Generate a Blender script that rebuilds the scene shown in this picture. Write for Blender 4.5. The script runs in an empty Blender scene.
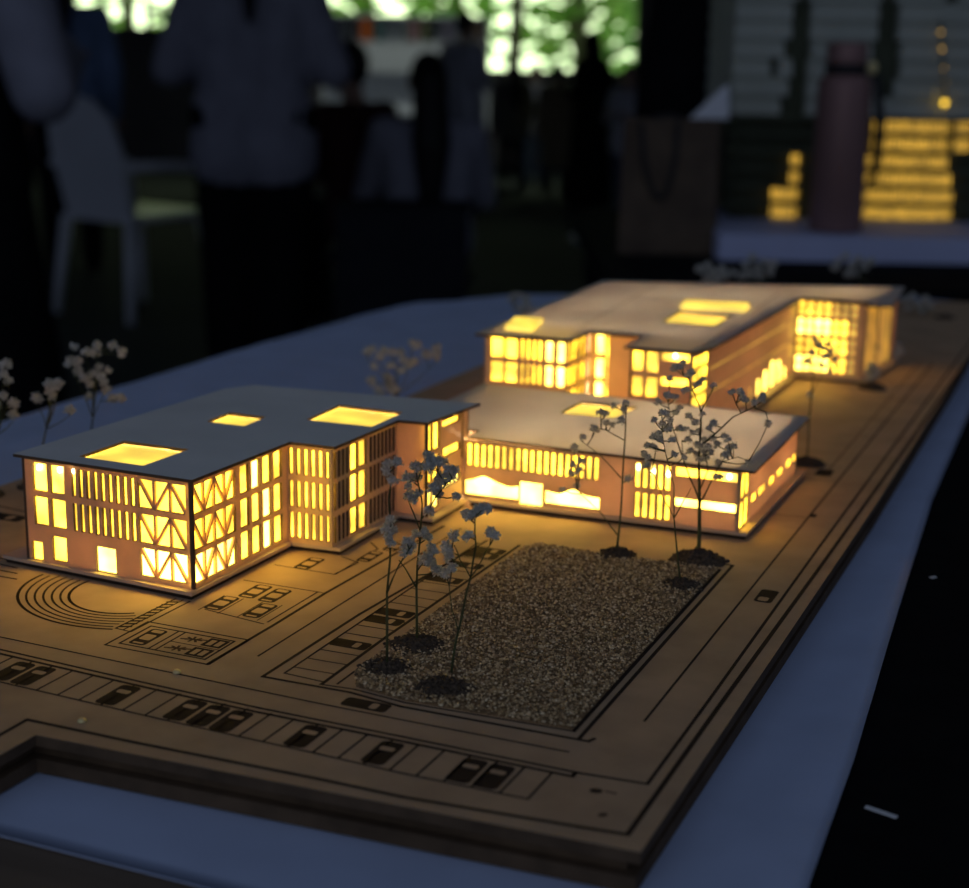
import bpy, bmesh, math, random
from mathutils import Vector, Matrix, noise
PI = math.pi
R_ = random.Random(7)
sc = bpy.context.scene
C = sc.collection
# ------------------------------------------------------------------ camera
ROT = ((0.919094, -0.109067, 0.378642), (0.393686, 0.213593, -0.894086), (0.01664, 0.970815, 0.23925))
FPX = 1557.881
TOP = 0.94                                    # height of the model's board above the floor
CAM = Vector((0.103618, -0.355885, TOP + 0.18))
RM = Matrix(ROT)


def ray(px, py):
    return RM @ Vector((px - 484.5, -(py - 444.0), -FPX))


def at_z(px, py, z=0.0):
    """point (mm, model frame) where the sight line meets the level z (mm)"""
    d = ray(px, py)
    t = ((TOP + z / 1000) - CAM.z) / d.z
    p = CAM + d * t
    return Vector((p.x * 1000, p.y * 1000, z))


def at_v(px, py, v):
    d = ray(px, py)
    t = (v / 1000 - CAM.y) / d.y
    p = CAM + d * t
    return Vector((p.x * 1000, p.y * 1000, (p.z - TOP) * 1000))


def mm(u, v, z=0.0):
    return Vector((u / 1000, v / 1000, TOP + z / 1000))


FW = Vector((-0.38997, 0.92083))               # the way the camera faces, on the floor
RT = Vector((0.92083, 0.38997))


def hall(a, d, z=0.0):
    return Vector((CAM.x + RT.x * a + FW.x * d, CAM.y + RT.y * a + FW.y * d, z))


def side(px, d):                               # sideways offset for a column of the view at distance d
    r = ray(px, 150)
    return d * (r.x * RT.x + r.y * RT.y) / (r.x * FW.x + r.y * FW.y)


def zed(py, d, px=484.5):                      # height seen at that row of the view at distance d
    r = ray(px, py)
    return CAM.z + r.z * d / (r.x * FW.x + r.y * FW.y)


cam_d = bpy.data.cameras.new('camera')
cam = bpy.data.objects.new('camera', cam_d)
C.objects.link(cam)
cam.matrix_world = Matrix.Translation(CAM) @ RM.to_4x4()
cam_d.sensor_fit = 'HORIZONTAL'
cam_d.sensor_width = 36
cam_d.lens = FPX / 969 * 36
cam_d.clip_start = 0.01
cam_d.clip_end = 200
cam_d.dof.use_dof = True
cam_d.dof.focus_distance = 0.50
cam_d.dof.aperture_fstop = 11.0
sc.camera = cam
sc.view_settings.view_transform = 'Standard'
sc.view_settings.look = 'None'
sc.view_settings.gamma = 1
sc.view_settings.use_curve_mapping = False
sc.view_settings.exposure = 0.2

# ------------------------------------------------------------------ materials


def nodes(name):
    m = bpy.data.materials.new(name)
    m.use_nodes = True
    return m, m.node_tree, m.node_tree.nodes['Principled BSDF']


def plain(name, col, rough=0.7, var=0.15, scale=40.0, bump=0.0, metal=0.0, coord='Object', stretch=None, dark=None, spec=0.3):
    """procedural surface: two tones of one colour mixed by noise, optional bump"""
    m, t, b = nodes(name)
    tc = t.nodes.new('ShaderNodeTexCoord')
    n = t.nodes.new('ShaderNodeTexNoise')
    n.inputs['Scale'].default_value = scale
    n.inputs['Detail'].default_value = 5
    src = tc.outputs[coord]
    if stretch:
        mp = t.nodes.new('ShaderNodeMapping')
        mp.inputs['Scale'].default_value = stretch
        t.links.new(src, mp.inputs['Vector'])
        src = mp.outputs['Vector']
    t.links.new(src, n.inputs['Vector'])
    r = t.nodes.new('ShaderNodeValToRGB')
    r.color_ramp.elements[0].position = 0.3
    r.color_ramp.elements[1].position = 0.7
    lo = dark or [c * (1 - var) for c in col]
    r.color_ramp.elements[0].color = (*lo, 1)
    r.color_ramp.elements[1].color = (*[min(1, c * (1 + var)) for c in col], 1)
    t.links.new(n.outputs['Fac'], r.inputs['Fac'])
    t.links.new(r.outputs['Color'], b.inputs['Base Color'])
    b.inputs['Roughness'].default_value = rough
    b.inputs['Metallic'].default_value = metal
    b.inputs['Specular IOR Level'].default_value = spec
    if bump:
        bp = t.nodes.new('ShaderNodeBump')
        bp.inputs['Strength'].default_value = bump
        bp.inputs['Distance'].default_value = 0.001
        t.links.new(n.outputs['Fac'], bp.inputs['Height'])
        t.links.new(bp.outputs['Normal'], b.inputs['Normal'])
    return m


def glow(name, col, lo, hi, scale=55.0, hot=None):
    m, t, b = nodes(name)
    tc = t.nodes.new('ShaderNodeTexCoord')
    n = t.nodes.new('ShaderNodeTexNoise')
    n.inputs['Scale'].default_value = scale
    n.inputs['Detail'].default_value = 2
    t.links.new(tc.outputs['Object'], n.inputs['Vector'])
    mr = t.nodes.new('ShaderNodeMapRange')
    mr.inputs['From Min'].default_value = 0.36
    mr.inputs['From Max'].default_value = 0.66
    mr.inputs['To Min'].default_value = lo
    mr.inputs['To Max'].default_value = hi
    t.links.new(n.outputs['Fac'], mr.inputs['Value'])
    b.inputs['Base Color'].default_value = (0.8, 0.75, 0.6, 1)
    b.inputs['Emission Color'].default_value = (*col, 1)
    t.links.new(mr.outputs['Result'], b.inputs['Emission Strength'])
    return m


M = {}
M['mdf'] = plain('mdf_board', (0.54, 0.365, 0.225), 0.75, 0.13, 55, 0.12)
M['mdf_edge'] = plain('mdf_cut_edge', (0.10, 0.065, 0.04), 0.9, 0.3, 90)
M['burnt'] = plain('laser_burn', (0.035, 0.02, 0.013), 0.9, 0.3, 200)
M['burnt_light'] = plain('laser_burn_light', (0.10, 0.055, 0.03), 0.9, 0.3, 200)
M['card'] = plain('thin_wood_wall', (0.68, 0.49, 0.34), 0.7, 0.08, 120, 0.05)
M['card_shade'] = plain('slot_shade_card', (0.10, 0.06, 0.045), 0.8, 0.2, 120)  # dark colour painted for the shade inside the deep wall slots
M['roof'] = plain('grey_card_roof', (0.84, 0.82, 0.80), 0.6, 0.06, 25, 0.03)


def thin(m, k):
    """lets part of the light pass: thin card glows when lit from the other side"""
    t = m.node_tree
    b = t.nodes['Principled BSDF']
    tr = t.nodes.new('ShaderNodeBsdfTranslucent')
    t.links.new(b.inputs['Base Color'].links[0].from_socket, tr.inputs['Color'])
    mx = t.nodes.new('ShaderNodeMixShader')
    mx.inputs['Fac'].default_value = k
    t.links.new(b.outputs['BSDF'], mx.inputs[1])
    t.links.new(tr.outputs['BSDF'], mx.inputs[2])
    t.links.new(mx.outputs['Shader'], t.nodes['Material Output'].inputs['Surface'])
    return m


M['roof_thin'] = thin(plain('thin_grey_card_roof', (0.72, 0.71, 0.69), 0.6, 0.06, 25, 0.03), 0.3)
thin(M['card'], 0.3)
M['base'] = plain('pale_base_card', (0.58, 0.44, 0.33), 0.7, 0.08, 80)
M['pane'] = glow('lit_paper_pane', (1.0, 0.60, 0.035), 1.3, 7.0, 85)
M['pane_hot'] = glow('bright_lit_paper_pane', (1.0, 0.70, 0.10), 4.0, 10.0, 80)
M['pane_sky'] = glow('lit_skylight_paper', (1.0, 0.66, 0.05), 0.8, 1.4, 60)
M['pane_dim'] = glow('dim_lit_pane', (1.0, 0.55, 0.05), 0.35, 1.1, 130)
M['pane_mid'] = glow('warm_lit_pane', (1.0, 0.58, 0.04), 1.2, 4.8, 160)
M['led'] = glow('led_bulb', (1.0, 0.78, 0.35), 14, 14)
M['stem'] = plain('dry_green_stem', (0.075, 0.085, 0.035), 0.8, 0.3, 300)
M['soil'] = plain('dark_soil', (0.085, 0.06, 0.042), 0.95, 0.6, 900, 0.5)
M['sand'] = plain('sand_bed', (0.26, 0.16, 0.08), 0.95, 0.4, 900, 0.4)
M['cloth'] = plain('pale_blue_cloth', (0.50, 0.59, 0.84), 0.85, 0.06, 30, 0.08)
M['black_cloth'] = plain('black_cloth', (0.008, 0.008, 0.009), 0.95, 0.2, 60, spec=0.05)
M['brown'] = plain('dark_brown_wood', (0.16, 0.12, 0.09), 0.7, 0.15, 12, 0.0, stretch=(1, 12, 1))
M['brass'] = plain('brass', (0.85, 0.72, 0.36), 0.35, 0.05, 200, metal=0.25)
M['floor'] = plain('dark_floor', (0.06, 0.065, 0.085), 0.95, 0.12, 1.5, spec=0.05)
M['wall'] = plain('dark_wall', (0.10, 0.09, 0.11), 0.9, 0.1, 2)
M['ceil'] = plain('dark_ceiling', (0.08, 0.08, 0.09), 0.9, 0.1, 2)
M['frame'] = plain('dark_window_frame', (0.05, 0.05, 0.055), 0.6, 0.1, 5)
M['wplastic'] = plain('white_plastic', (0.85, 0.87, 0.92), 0.45, 0.04, 4)
M['white'] = plain('white_card', (0.75, 0.77, 0.82), 0.6, 0.04, 12)
M['foam'] = plain('white_foam_board', (0.50, 0.54, 0.78), 0.7, 0.05, 8)
M['pink'] = plain('dusty_pink_steel', (0.27, 0.155, 0.145), 0.45, 0.04, 10, metal=0.25)
M['blackplastic'] = plain('black_plastic', (0.02, 0.02, 0.022), 0.5, 0.1, 20)
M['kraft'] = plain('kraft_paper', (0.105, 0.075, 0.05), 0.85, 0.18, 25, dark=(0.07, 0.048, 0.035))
M['towerwhite'] = plain('grey_white_card', (0.42, 0.44, 0.375), 0.7, 0.08, 15)
M['towerdark'] = plain('dark_green_card', (0.07, 0.08, 0.05), 0.8, 0.2, 30)
M['skin'] = plain('skin', (0.42, 0.26, 0.19), 0.6, 0.06, 30)
M['hair'] = plain('black_hair', (0.012, 0.010, 0.010), 0.55, 0.3, 60, stretch=(6, 6, 1))
M['blackcloth2'] = plain('black_fabric', (0.010, 0.010, 0.011), 0.95, 0.2, 30, spec=0.05)


def fabric(name, col):
    return plain(name, col, 0.9, 0.12, 14, spec=0.1)


def leaf_mat(name, c1, c2, through=0.6):
    m, t, b = nodes(name)
    g = t.nodes.new('ShaderNodeNewGeometry')
    r = t.nodes.new('ShaderNodeValToRGB')
    r.color_ramp.elements[0].color = (*c1, 1)
    r.color_ramp.elements[1].color = (*c2, 1)
    t.links.new(g.outputs['Random Per Island'], r.inputs['Fac'])
    t.links.new(r.outputs['Color'], b.inputs['Base Color'])
    b.inputs['Roughness'].default_value = 0.6
    tr = t.nodes.new('ShaderNodeBsdfTranslucent')
    t.links.new(r.outputs['Color'], tr.inputs['Color'])
    mx = t.nodes.new('ShaderNodeMixShader')
    mx.inputs['Fac'].default_value = through
    t.links.new(b.outputs['BSDF'], mx.inputs[1])
    t.links.new(tr.outputs['BSDF'], mx.inputs[2])
    t.links.new(mx.outputs['Shader'], t.nodes['Material Output'].inputs['Surface'])
    return m


def grain_mat():
    m, t, b = nodes('gravel_grains')
    g = t.nodes.new('ShaderNodeNewGeometry')
    r = t.nodes.new('ShaderNodeValToRGB')
    e = r.color_ramp.elements
    e[0].color = (0.12, 0.075, 0.038, 1)
    e[1].color = (0.95, 0.80, 0.55, 1)
    e[1].position = 1.0
    k = e.new(0.5)
    k.color = (0.45, 0.295, 0.15, 1)
    k = e.new(0.86)
    k.color = (0.74, 0.55, 0.31, 1)
    t.links.new(g.outputs['Random Per Island'], r.inputs['Fac'])
    t.links.new(r.outputs['Color'], b.inputs['Base Color'])
    b.inputs['Roughness'].default_value = 0.45
    return m


M['grain'] = grain_mat()
M['petal'] = leaf_mat('dried_white_petal', (0.50, 0.50, 0.46), (0.92, 0.91, 0.87), 0.35)
M['leaf_a'] = leaf_mat('bright_green_leaves', (0.22, 0.50, 0.08), (0.62, 0.85, 0.30))
M['leaf_b'] = leaf_mat('mid_green_leaves', (0.12, 0.34, 0.07), (0.40, 0.66, 0.22))
M['bark'] = plain('pale_bark', (0.40, 0.30, 0.26), 0.9, 0.2, 6)
M['outground'] = plain('grass_ground', (0.20, 0.36, 0.10), 0.9, 0.2, 2)

# ------------------------------------------------------------------ objects
ORG = {}


def tag(o, label=None, cat=None, group=None, kind=None):
    if label:
        o['label'] = label
    if cat:
        o['category'] = cat
    if group:
        o['group'] = group
    if kind:
        o['kind'] = kind
    return o


def thing(name, loc, label, cat, group=None):
    o = bpy.data.objects.new(name, None)
    C.objects.link(o)
    o.location = loc
    o.empty_display_size = 0.02
    ORG[o.name] = Vector(loc)
    return tag(o, label, cat, group)


class MB:
    """collects shapes in world metres; build() links them as ONE mesh object"""

    def __init__(self):
        self.v, self.f, self.m, self.s = [], [], [], []

    def add(self, vs, fs, mat=0, smooth=False):
        k = len(self.v)
        self.v += [Vector(p) for p in vs]
        for q in fs:
            self.f.append([k + i for i in q])
            self.m.append(mat)
            self.s.append(smooth)
        return self

    def hexa(self, p, mat=0):                  # 8 points: bottom four, top four
        return self.add(p, [(3, 2, 1, 0), (4, 5, 6, 7), (0, 1, 5, 4), (1, 2, 6, 5), (2, 3, 7, 6), (3, 0, 4, 7)], mat)

    def box(self, c, s, mat=0, ax=(1, 0, 0), ay=(0, 1, 0)):
        c = Vector(c)
        x = Vector(ax).normalized() * s[0] / 2
        y = Vector(ay).normalized() * s[1] / 2
        z = Vector(ax).cross(Vector(ay)).normalized() * s[2] / 2
        p = [c + x * a + y * b + z * e for e in (-1, 1) for a, b in ((-1, -1), (1, -1), (1, 1), (-1, 1))]
        return self.hexa(p, mat)

    def prism(self, pts, h, mat=0, mat_side=None):
        """pts: world points of a planar outline (counter-clockwise from above), h: extrusion vector"""
        n = len(pts)
        h = Vector(h)
        vs = [Vector(p) for p in pts] + [Vector(p) + h for p in pts]
        self.add(vs, [list(range(n))[::-1], list(range(n, 2 * n))], mat)
        self.add(vs, [(i, (i + 1) % n, n + (i + 1) % n, n + i) for i in range(n)], mat if mat_side is None else mat_side)
        return self

    def tube(self, pts, rad, n=6, mat=0, caps=True, smooth=True):
        pts = [Vector(p) for p in pts]
        if not isinstance(rad, (list, tuple)):
            rad = [rad] * len(pts)
        vs, fs = [], []
        for i, p in enumerate(pts):
            d = (pts[min(i + 1, len(pts) - 1)] - pts[max(i - 1, 0)]).normalized()
            a = Vector((0, 0, 1)) if abs(d.z) < 0.9 else Vector((1, 0, 0))
            x = d.cross(a).normalized()
            y = d.cross(x).normalized()
            for k in range(n):
                t = 2 * PI * k / n
                vs.append(p + (x * math.cos(t) + y * math.sin(t)) * rad[i])
        for i in range(len(pts) - 1):
            for k in range(n):
                a, b = i * n + k, i * n + (k + 1) % n
                fs.append((a, a + n, b + n, b))
        if caps:
            fs.append(tuple(range(n)))
            fs.append(tuple(range((len(pts) - 1) * n, len(pts) * n))[::-1])
        return self.add(vs, fs, mat, smooth)

    def ball(self, c, r, nu=12, nv=8, mat=0, rot=None):
        c = Vector(c)
        r = Vector((r, r, r)) if not hasattr(r, '__len__') else Vector(r)
        vs, fs = [], []
        vs.append(Vector((0, 0, r.z)))
        for i in range(1, nv):
            t = PI * i / nv
            for k in range(nu):
                a = 2 * PI * k / nu
                vs.append(Vector((r.x * math.sin(t) * math.cos(a), r.y * math.sin(t) * math.sin(a), r.z * math.cos(t))))
        vs.append(Vector((0, 0, -r.z)))
        for k in range(nu):
            fs.append((0, 1 + k, 1 + (k + 1) % nu))
        for i in range(nv - 2):
            for k in range(nu):
                a, b = 1 + i * nu + k, 1 + i * nu + (k + 1) % nu
                fs.append((a, a + nu, b + nu, b))
        e = len(vs) - 1
        for k in range(nu):
            fs.append((e, e - nu + (k + 1) % nu, e - nu + k))
        if rot is not None:
            vs = [rot @ p for p in vs]
        return self.add([p + c for p in vs], fs, mat, True)

    def lathe(self, c, prof, n=24, mat=0, sx=1.0, sy=1.0, rot=0.0):
        """prof: (radius, z) from bottom to top"""
        c = Vector(c)
        vs, fs = [], []
        for r, z in prof:
            for k in range(n):
                a = 2 * PI * k / n
                x, y = r * math.cos(a) * sx, r * math.sin(a) * sy
                vs.append(c + Vector((x * math.cos(rot) - y * math.sin(rot), x * math.sin(rot) + y * math.cos(rot), z)))
        for i in range(len(prof) - 1):
            for k in range(n):
                a, b = i * n + k, i * n + (k + 1) % n
                fs.append((a, b, b + n, a + n))
        fs.append(tuple(range(n))[::-1])
        fs.append(tuple(range((len(prof) - 1) * n, len(prof) * n)))
        return self.add(vs, fs, mat, True)

    def cone(self, a, ra, b, rb, n=10):        # closed capsule-ish limb, for the remeshed figures
        a, b = Vector(a), Vector(b)
        self.ball(a, ra, n, 7)
        self.ball(b, rb, n, 7)
        return self.tube([a, b], [ra, rb], n)

    def build(self, name, mats, parent=None, label=None, org=None):
        if not isinstance(mats, (list, tuple)):
            mats = [mats]
        if parent is not None:
            o0 = ORG[parent.name]
        elif org is not None:
            o0 = Vector(org)
        else:
            lo = [min(p[i] for p in self.v) for i in range(3)]
            hi = [max(p[i] for p in self.v) for i in range(3)]
            o0 = Vector(((lo[0] + hi[0]) / 2, (lo[1] + hi[1]) / 2, lo[2]))
        me = bpy.data.meshes.new(name)
        me.from_pydata([p - o0 for p in self.v], [], self.f)
        for m in mats:
            me.materials.append(m)
        me.polygons.foreach_set('material_index', self.m)
        me.polygons.foreach_set('use_smooth', self.s)
        me.update()
        o = bpy.data.objects.new(name, me)
        C.objects.link(o)
        if parent is not None:
            o.parent = parent
        else:
            o.location = o0
        ORG[o.name] = o0
        if label:
            o['label'] = label
        return o


def plate(outer, holes, z0, z1, mb, mat=0, mat_side=None):
    """flat sheet with holes, outline in mm, between heights z0 and z1 (mm)"""
    bm = bmesh.new()
    es = []
    for loop in [outer] + holes:
        vs = [bm.verts.new((p[0], p[1], 0)) for p in loop]
        es += [bm.edges.new((vs[i], vs[(i + 1) % len(vs)])) for i in range(len(vs))]
    bmesh.ops.triangle_fill(bm, use_beauty=True, use_dissolve=False, edges=es, normal=(0, 0, 1))
    bm.verts.index_update()
    vs = [v.co.copy() for v in bm.verts]
    fs = []
    for fc in bm.faces:
        q = [v.index for v in fc.verts]
        fs.append(q if fc.normal.z > 0 else q[::-1])
    bm.free()
    mb.add([mm(p.x, p.y, z1) for p in vs], fs, mat)
    mb.add([mm(p.x, p.y, z0) for p in vs], [q[::-1] for q in fs], mat)
    for loop in [outer] + holes:
        n = len(loop)
        mb.add([mm(p[0], p[1], z0) for p in loop] + [mm(p[0], p[1], z1) for p in loop],
               [(i, (i + 1) % n, n + (i + 1) % n, n + i) for i in range(n)], mat if mat_side is None else mat_side)
    return mb

# ------------------------------------------------------------------ the model's board
board = thing('model_board', mm(-80, 300, -12), 'brown fibreboard site base of the building model, engraved with roads and parking bays', 'model base')
B_OUT = [(9.3, -35.0), (9.0, 300), (5.5, 600), (3.0, 720), (0, 930), (-90, 905), (-262, 790), (-262, 320), (-336, 185), (-338, 60), (-338, -130), (-162, -130), (-160, -42.5), (-70, -38.5)]


def inset(poly, d):
    n = len(poly)
    out = []
    for i in range(n):
        p, a, b = Vector(poly[i]), Vector(poly[i - 1]), Vector(poly[(i + 1) % n])
        e1, e2 = (p - a).normalized(), (b - p).normalized()
        n1, n2 = Vector((-e1.y, e1.x)), Vector((-e2.y, e2.x))
        k = (n1 + n2)
        k = k / max(0.3, k.dot(n1))
        out.append(p + k * d)
    return out


mb = MB()
plate(B_OUT, [], -3.2, 0, mb, 0, 1)
# engraving: burnt strips a tenth of a millimetre proud of the sheet's skin
ZE = 0.06


def strip(pts, w=0.7, mat=2, z=ZE):
    w *= 1.35
    for a, b in zip(pts[:-1], pts[1:]):
        a, b = Vector(a), Vector(b)
        d = (b - a)
        if d.length < 1e-6:
            continue
        d.normalize()
        s = Vector((-d.y, d.x)) * w / 2
        e = d * w * 0.35
        q = [a - e - s, b + e - s, b + e + s, a - e + s]
        mb.add([mm(p.x, p.y, z) for p in q], [(0, 1, 2, 3)], mat)


def patch(c, ang, l, w, mat, z, r=0.25):
    """rounded rectangle"""
    ca, sa = math.cos(ang), math.sin(ang)
    pts = []
    rr = min(l, w) * r
    for k in range(16):
        a = 2 * PI * (k + 0.5) / 16
        x = math.copysign(l / 2 - rr, math.cos(a)) + rr * math.cos(a)
        y = math.copysign(w / 2 - rr, math.sin(a)) + rr * math.sin(a)
        pts.append((c[0] + x * ca - y * sa, c[1] + x * sa + y * ca))
    mb.add([mm(p[0], p[1], z) for p in pts], [tuple(range(16))], mat)


def car(c, ang, l=15.5, w=6.6, filled=True):
    """engraved car seen from above; ang = direction of its nose"""
    ca, sa = math.cos(ang), math.sin(ang)

    def q(x, y):
        return (c[0] + x * ca - y * sa, c[1] + x * sa + y * ca)
    patch(c, ang, l, w, 2, ZE)
    if filled:
        patch(q(l * 0.18, 0), ang, l * 0.17, w * 0.62, 0, ZE + 0.05, 0.35)
    else:
        patch(q(-l * 0.02, 0), ang, l * 0.34, w * 0.66, 0, ZE + 0.05, 0.2)
        patch(q(l * 0.36, 0), ang, l * 0.17, w * 0.66, 0, ZE + 0.05, 0.3)
        patch(q(-l * 0.39, 0), ang, l * 0.08, w * 0.6, 0, ZE + 0.05, 0.3)


UP = PI / 2
# border, inner road edge
strip([(4.8, 930), (5.0, 400), (4.5, 195), (3.8, 54), (3.8, -28), (-8, -29.2), (-54, -33.2), (-78, -33.3), (-131, -35.0), (-168.6, -35.4), (-169, -126)], 1.1)
strip([(-1.2, 930), (-0.8, 224), (0, 60), (0, 0), (-18, -1.5), (-70, -1.0), (-115, -1.0), (-150, 0.2), (-211, 3.4), (-336, 6)], 0.8)
strip([(-19, -1.6), (-19, -4.2), (-70, -3.7), (-115, -3.7), (-150, -2.5), (-211, 0.7), (-336, 3.3)], 0.95)
strip([(-24.8, -20.9), (-60, -21.2), (-85, -20.3), (-136, -19.3), (-193, -17.2), (-336, -14)], 0.6)
# front row of bays
bays = [-24.8 - 7.75 * i for i in range(38)]
for i, u in enumerate(bays):
    t = (u + 24.8) / -168
    vb = -20.9 + 3.6 * t * t
    strip([(u, vb), (u + 0.3, vb + 17)], 0.55)
for u, v in [(-195.5, -9.0), (-187.6, -9.2), (-156.3, -10.4), (-132.9, -11.2), (-125, -11.6), (-117.2, -12), (-93.6, -12), (-69.8, -12.4), (-45.2, -12.6), (-37.4, -12.8), (-219, -8), (-242, -7), (-250, -7)]:
    car((u, v), UP, 14.6, 7.0)
# the road's middle line and the gravel plot's kerbs
strip([(-25.1, 9.3), (-75, 9.0), (-101, 9.1), (-156, 10.4), (-218, 11.9), (-336, 14)], 0.6)
strip([(-12.6, 37.4), (-13.0, 257), (-13.4, 640)], 0.6)
strip([(-28.3, 22.4), (-28.3, 179)], 0.95)
strip([(-25.3, 18.6), (-25.3, 186), (-28.6, 186)], 0.95)
strip([(-21.5, 20.3), (-22.4, 17.9), (-79, 17.2), (-97, 20.0), (-126, 19.4), (-125, 80), (-119, 174)], 0.95)
strip([(-28.3, 22.4), (-79, 20.2), (-97, 22.6), (-107.6, 21.6)], 0.6)
strip([(-107.3, 22), (-107.6, 65), (-105.5, 174)], 0.95)
strip([(-103.2, 24), (-103.2, 172), (-99, 179)], 0.6)
strip([(-121.5, 24.5), (-121.0, 170)], 0.6)
strip([(-121.5, 24.5), (-107.4, 23.6)], 0.55)
for i in range(17):
    v = 30 + 8.1 * i
    strip([(-121.2, v), (-107.3, v + 0.4)], 0.5)
for u, v, n in [(-115, 54.2, 1), (-115, 78, 1), (-115, 86, 1), (-114.5, 124.5, 1), (-114.4, 142.9, 1), (-113.8, 156, 1), (-113.6, 162.6, 1)]:
    car((u, v), 0, 13.4, 6.6)
car((-88.5, 14.0), 0, 14.5, 6.2)
# left road
strip([(-135.8, 33), (-135.0, 119), (-134.4, 184)], 0.6)
strip([(-146.2, 20.4), (-145.4, 60), (-145.4, 94), (-143.6, 140), (-142, 184)], 0.95)
strip([(-148.6, 60), (-148.4, 93.3), (-137.4 - 8, 93.0)], 0.5)
strip([(-148.9, 58), (-173.5, 61.5)], 0.5)
strip([(-148.4, 93.3), (-178, 93.0)], 0.5)
for k in range(4):
    strip([(-152.5 - 7.6 * k, 60), (-152.5 - 7.6 * k, 76)], 0.35)
for u, v, a in [(-156.5, 68.4, UP), (-172.0, 69.2, UP), (-168.0, 84.4, UP), (-159.8, 83.6, UP)]:
    car((u, v), a, 14.2, 6.6, False)
strip([(-177, 112.5), (-152.4, 112.5), (-150.8, 128), (-160, 132)], 0.5)
car((-166.5, 119.5), UP, 14, 6.4, False)
strip([(-152, 112.5), (-152, 146), (-158, 152)], 0.5)
car((-150.4, 136.5), UP, 13, 5.6, False)
car((-147.5, 152), UP, 13, 5.6, False)
# ball court
for z0, z1, z2, z3 in [(-183.8, -145.7, 20.5, 43.5), (-180.6, -149, 23.6, 40.6)]:
    strip([(z0, z2), (z1, z2), (z1, z3), (z0, z3), (z0, z2)], 0.6)
strip([(-169.8, 23.6), (-169.8, 40.6)], 0.5)
strip([(-167.3, 23.6), (-167.3, 40.6)], 0.5)
strip([(-167.3, 32), (-149, 32)], 0.4)
car((-175.6, 32), UP, 14.2, 6.2, False)
for cu, cv in [(-161.5, 36.4), (-161.8, 27.8)]:
    for k in range(7):
        a = 2 * PI * k / 7
        patch((cu + 2.4 * math.cos(a) * 0.8, cv + 1.2 * math.sin(a)), a, 2.4, 0.9, 3, ZE)
    strip([(cu - 4, cv - 1), (cu + 4, cv + 1)], 0.7, 3)
for cu, cv in [(-153.5, 36.4), (-153.8, 27.8)]:
    strip([(cu - 3, cv - 2.8), (cu + 3, cv - 2.8), (cu + 3, cv + 2.8), (cu - 3, cv + 2.8), (cu - 3, cv - 2.8)], 0.9)
    strip([(cu, cv - 2.8), (cu, cv + 2.8)], 0.7)
# comb-like path
strip([(-189.6, 34.0), (-188.4, 66)], 0.6)
strip([(-186.6, 34.0), (-185.4, 66)], 0.5)
strip([(-183.4, 33.4), (-182.6, 66)], 0.6)
strip([(-189.6, 34.0), (-183.4, 33.4)], 0.5)
for k in range(10):
    v = 36 + 2.9 * k
    strip([(-188.9, v), (-186.2, v + 1.4)], 1.0, 2)
# round arena steps: arcs about a centre before the entrance
for k in range(7):
    rx_a, ry_a = 39.5 - 3.1 * k, 35.0 - 2.3 * k
    pts = []
    for j in range(49):
        a = math.radians(168 + 2.9 * j)
        x, y = -205.5 + rx_a * math.cos(a), 65.0 + ry_a * math.sin(a)
        if x < -190.0 and y < 68.5:
            pts.append((x, y))
    strip(pts, 0.8 if k in (0, 6) else 0.6)
# paths left of the first building
for k in range(4):
    strip([(-338, 86 - 9 * k), (-262 + 4 * k, 74 - 5 * k)], 0.7)
car((-305, 118), 0, 20, 8)
strip([(-338, 132), (-262, 122)], 0.7)
# right side marks
patch((-6.0, 157.5), UP, 14, 6.4, 2, ZE)
patch((-6.3, 154.0), UP, 4.2, 3.6, 0, ZE + 0.05, 0.3)
patch((-21.4, 337), UP, 12, 7.4, 2, ZE)
patch((-11.7, 265), UP, 5, 2.6, 2, ZE, 0.45)
patch((-10.7, -9.3), 0.2, 3.4, 2.6, 2, ZE, 0.5)
patch((-4.9, -20.9), 0.9, 2.6, 1.8, 3, ZE, 0.5)
patch((-7, -8.6), 0, 3.4, 0.7, 3, ZE, 0.5)
for v in (260, 322, 420, 520, 560):
    strip([(-31, v), (-13.2, v + 1)], 0.35, 3)
for u in (-20.5,):
    strip([(u, 330), (u - 1, 640)], 0.4, 3)
mb.build('board_top', [M['mdf'], M['mdf_edge'], M['burnt'], M['burnt_light']], board)
mb = MB()
plate(inset(B_OUT, 4.5), [], -7.6, -3.2, mb)
mb.build('board_spacer', M['mdf_edge'], board)
mb = MB()
plate(inset(B_OUT, 1.2), [], -11.7, -7.6, mb, 0, 0)
mb.build('board_underside', M['mdf_edge'], board)

# ------------------------------------------------------------------ gravel plot
mb = MB()
G_OUT = [(-28.9, 23.2), (-29.0, 180.5), (-72, 176), (-99, 178.5), (-103, 172), (-102.6, 34), (-97, 24.2), (-79, 21.2)]
plate(G_OUT, [], 0.08, 0.5, mb, 1)


def inside(p, poly):
    c = False
    for i in range(len(poly)):
        a, b = poly[i], poly[i - 1]
        if (a[1] > p[1]) != (b[1] > p[1]) and p[0] < (b[0] - a[0]) * (p[1] - a[1]) / (b[1] - a[1]) + a[0]:
            c = not c
    return c


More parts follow.
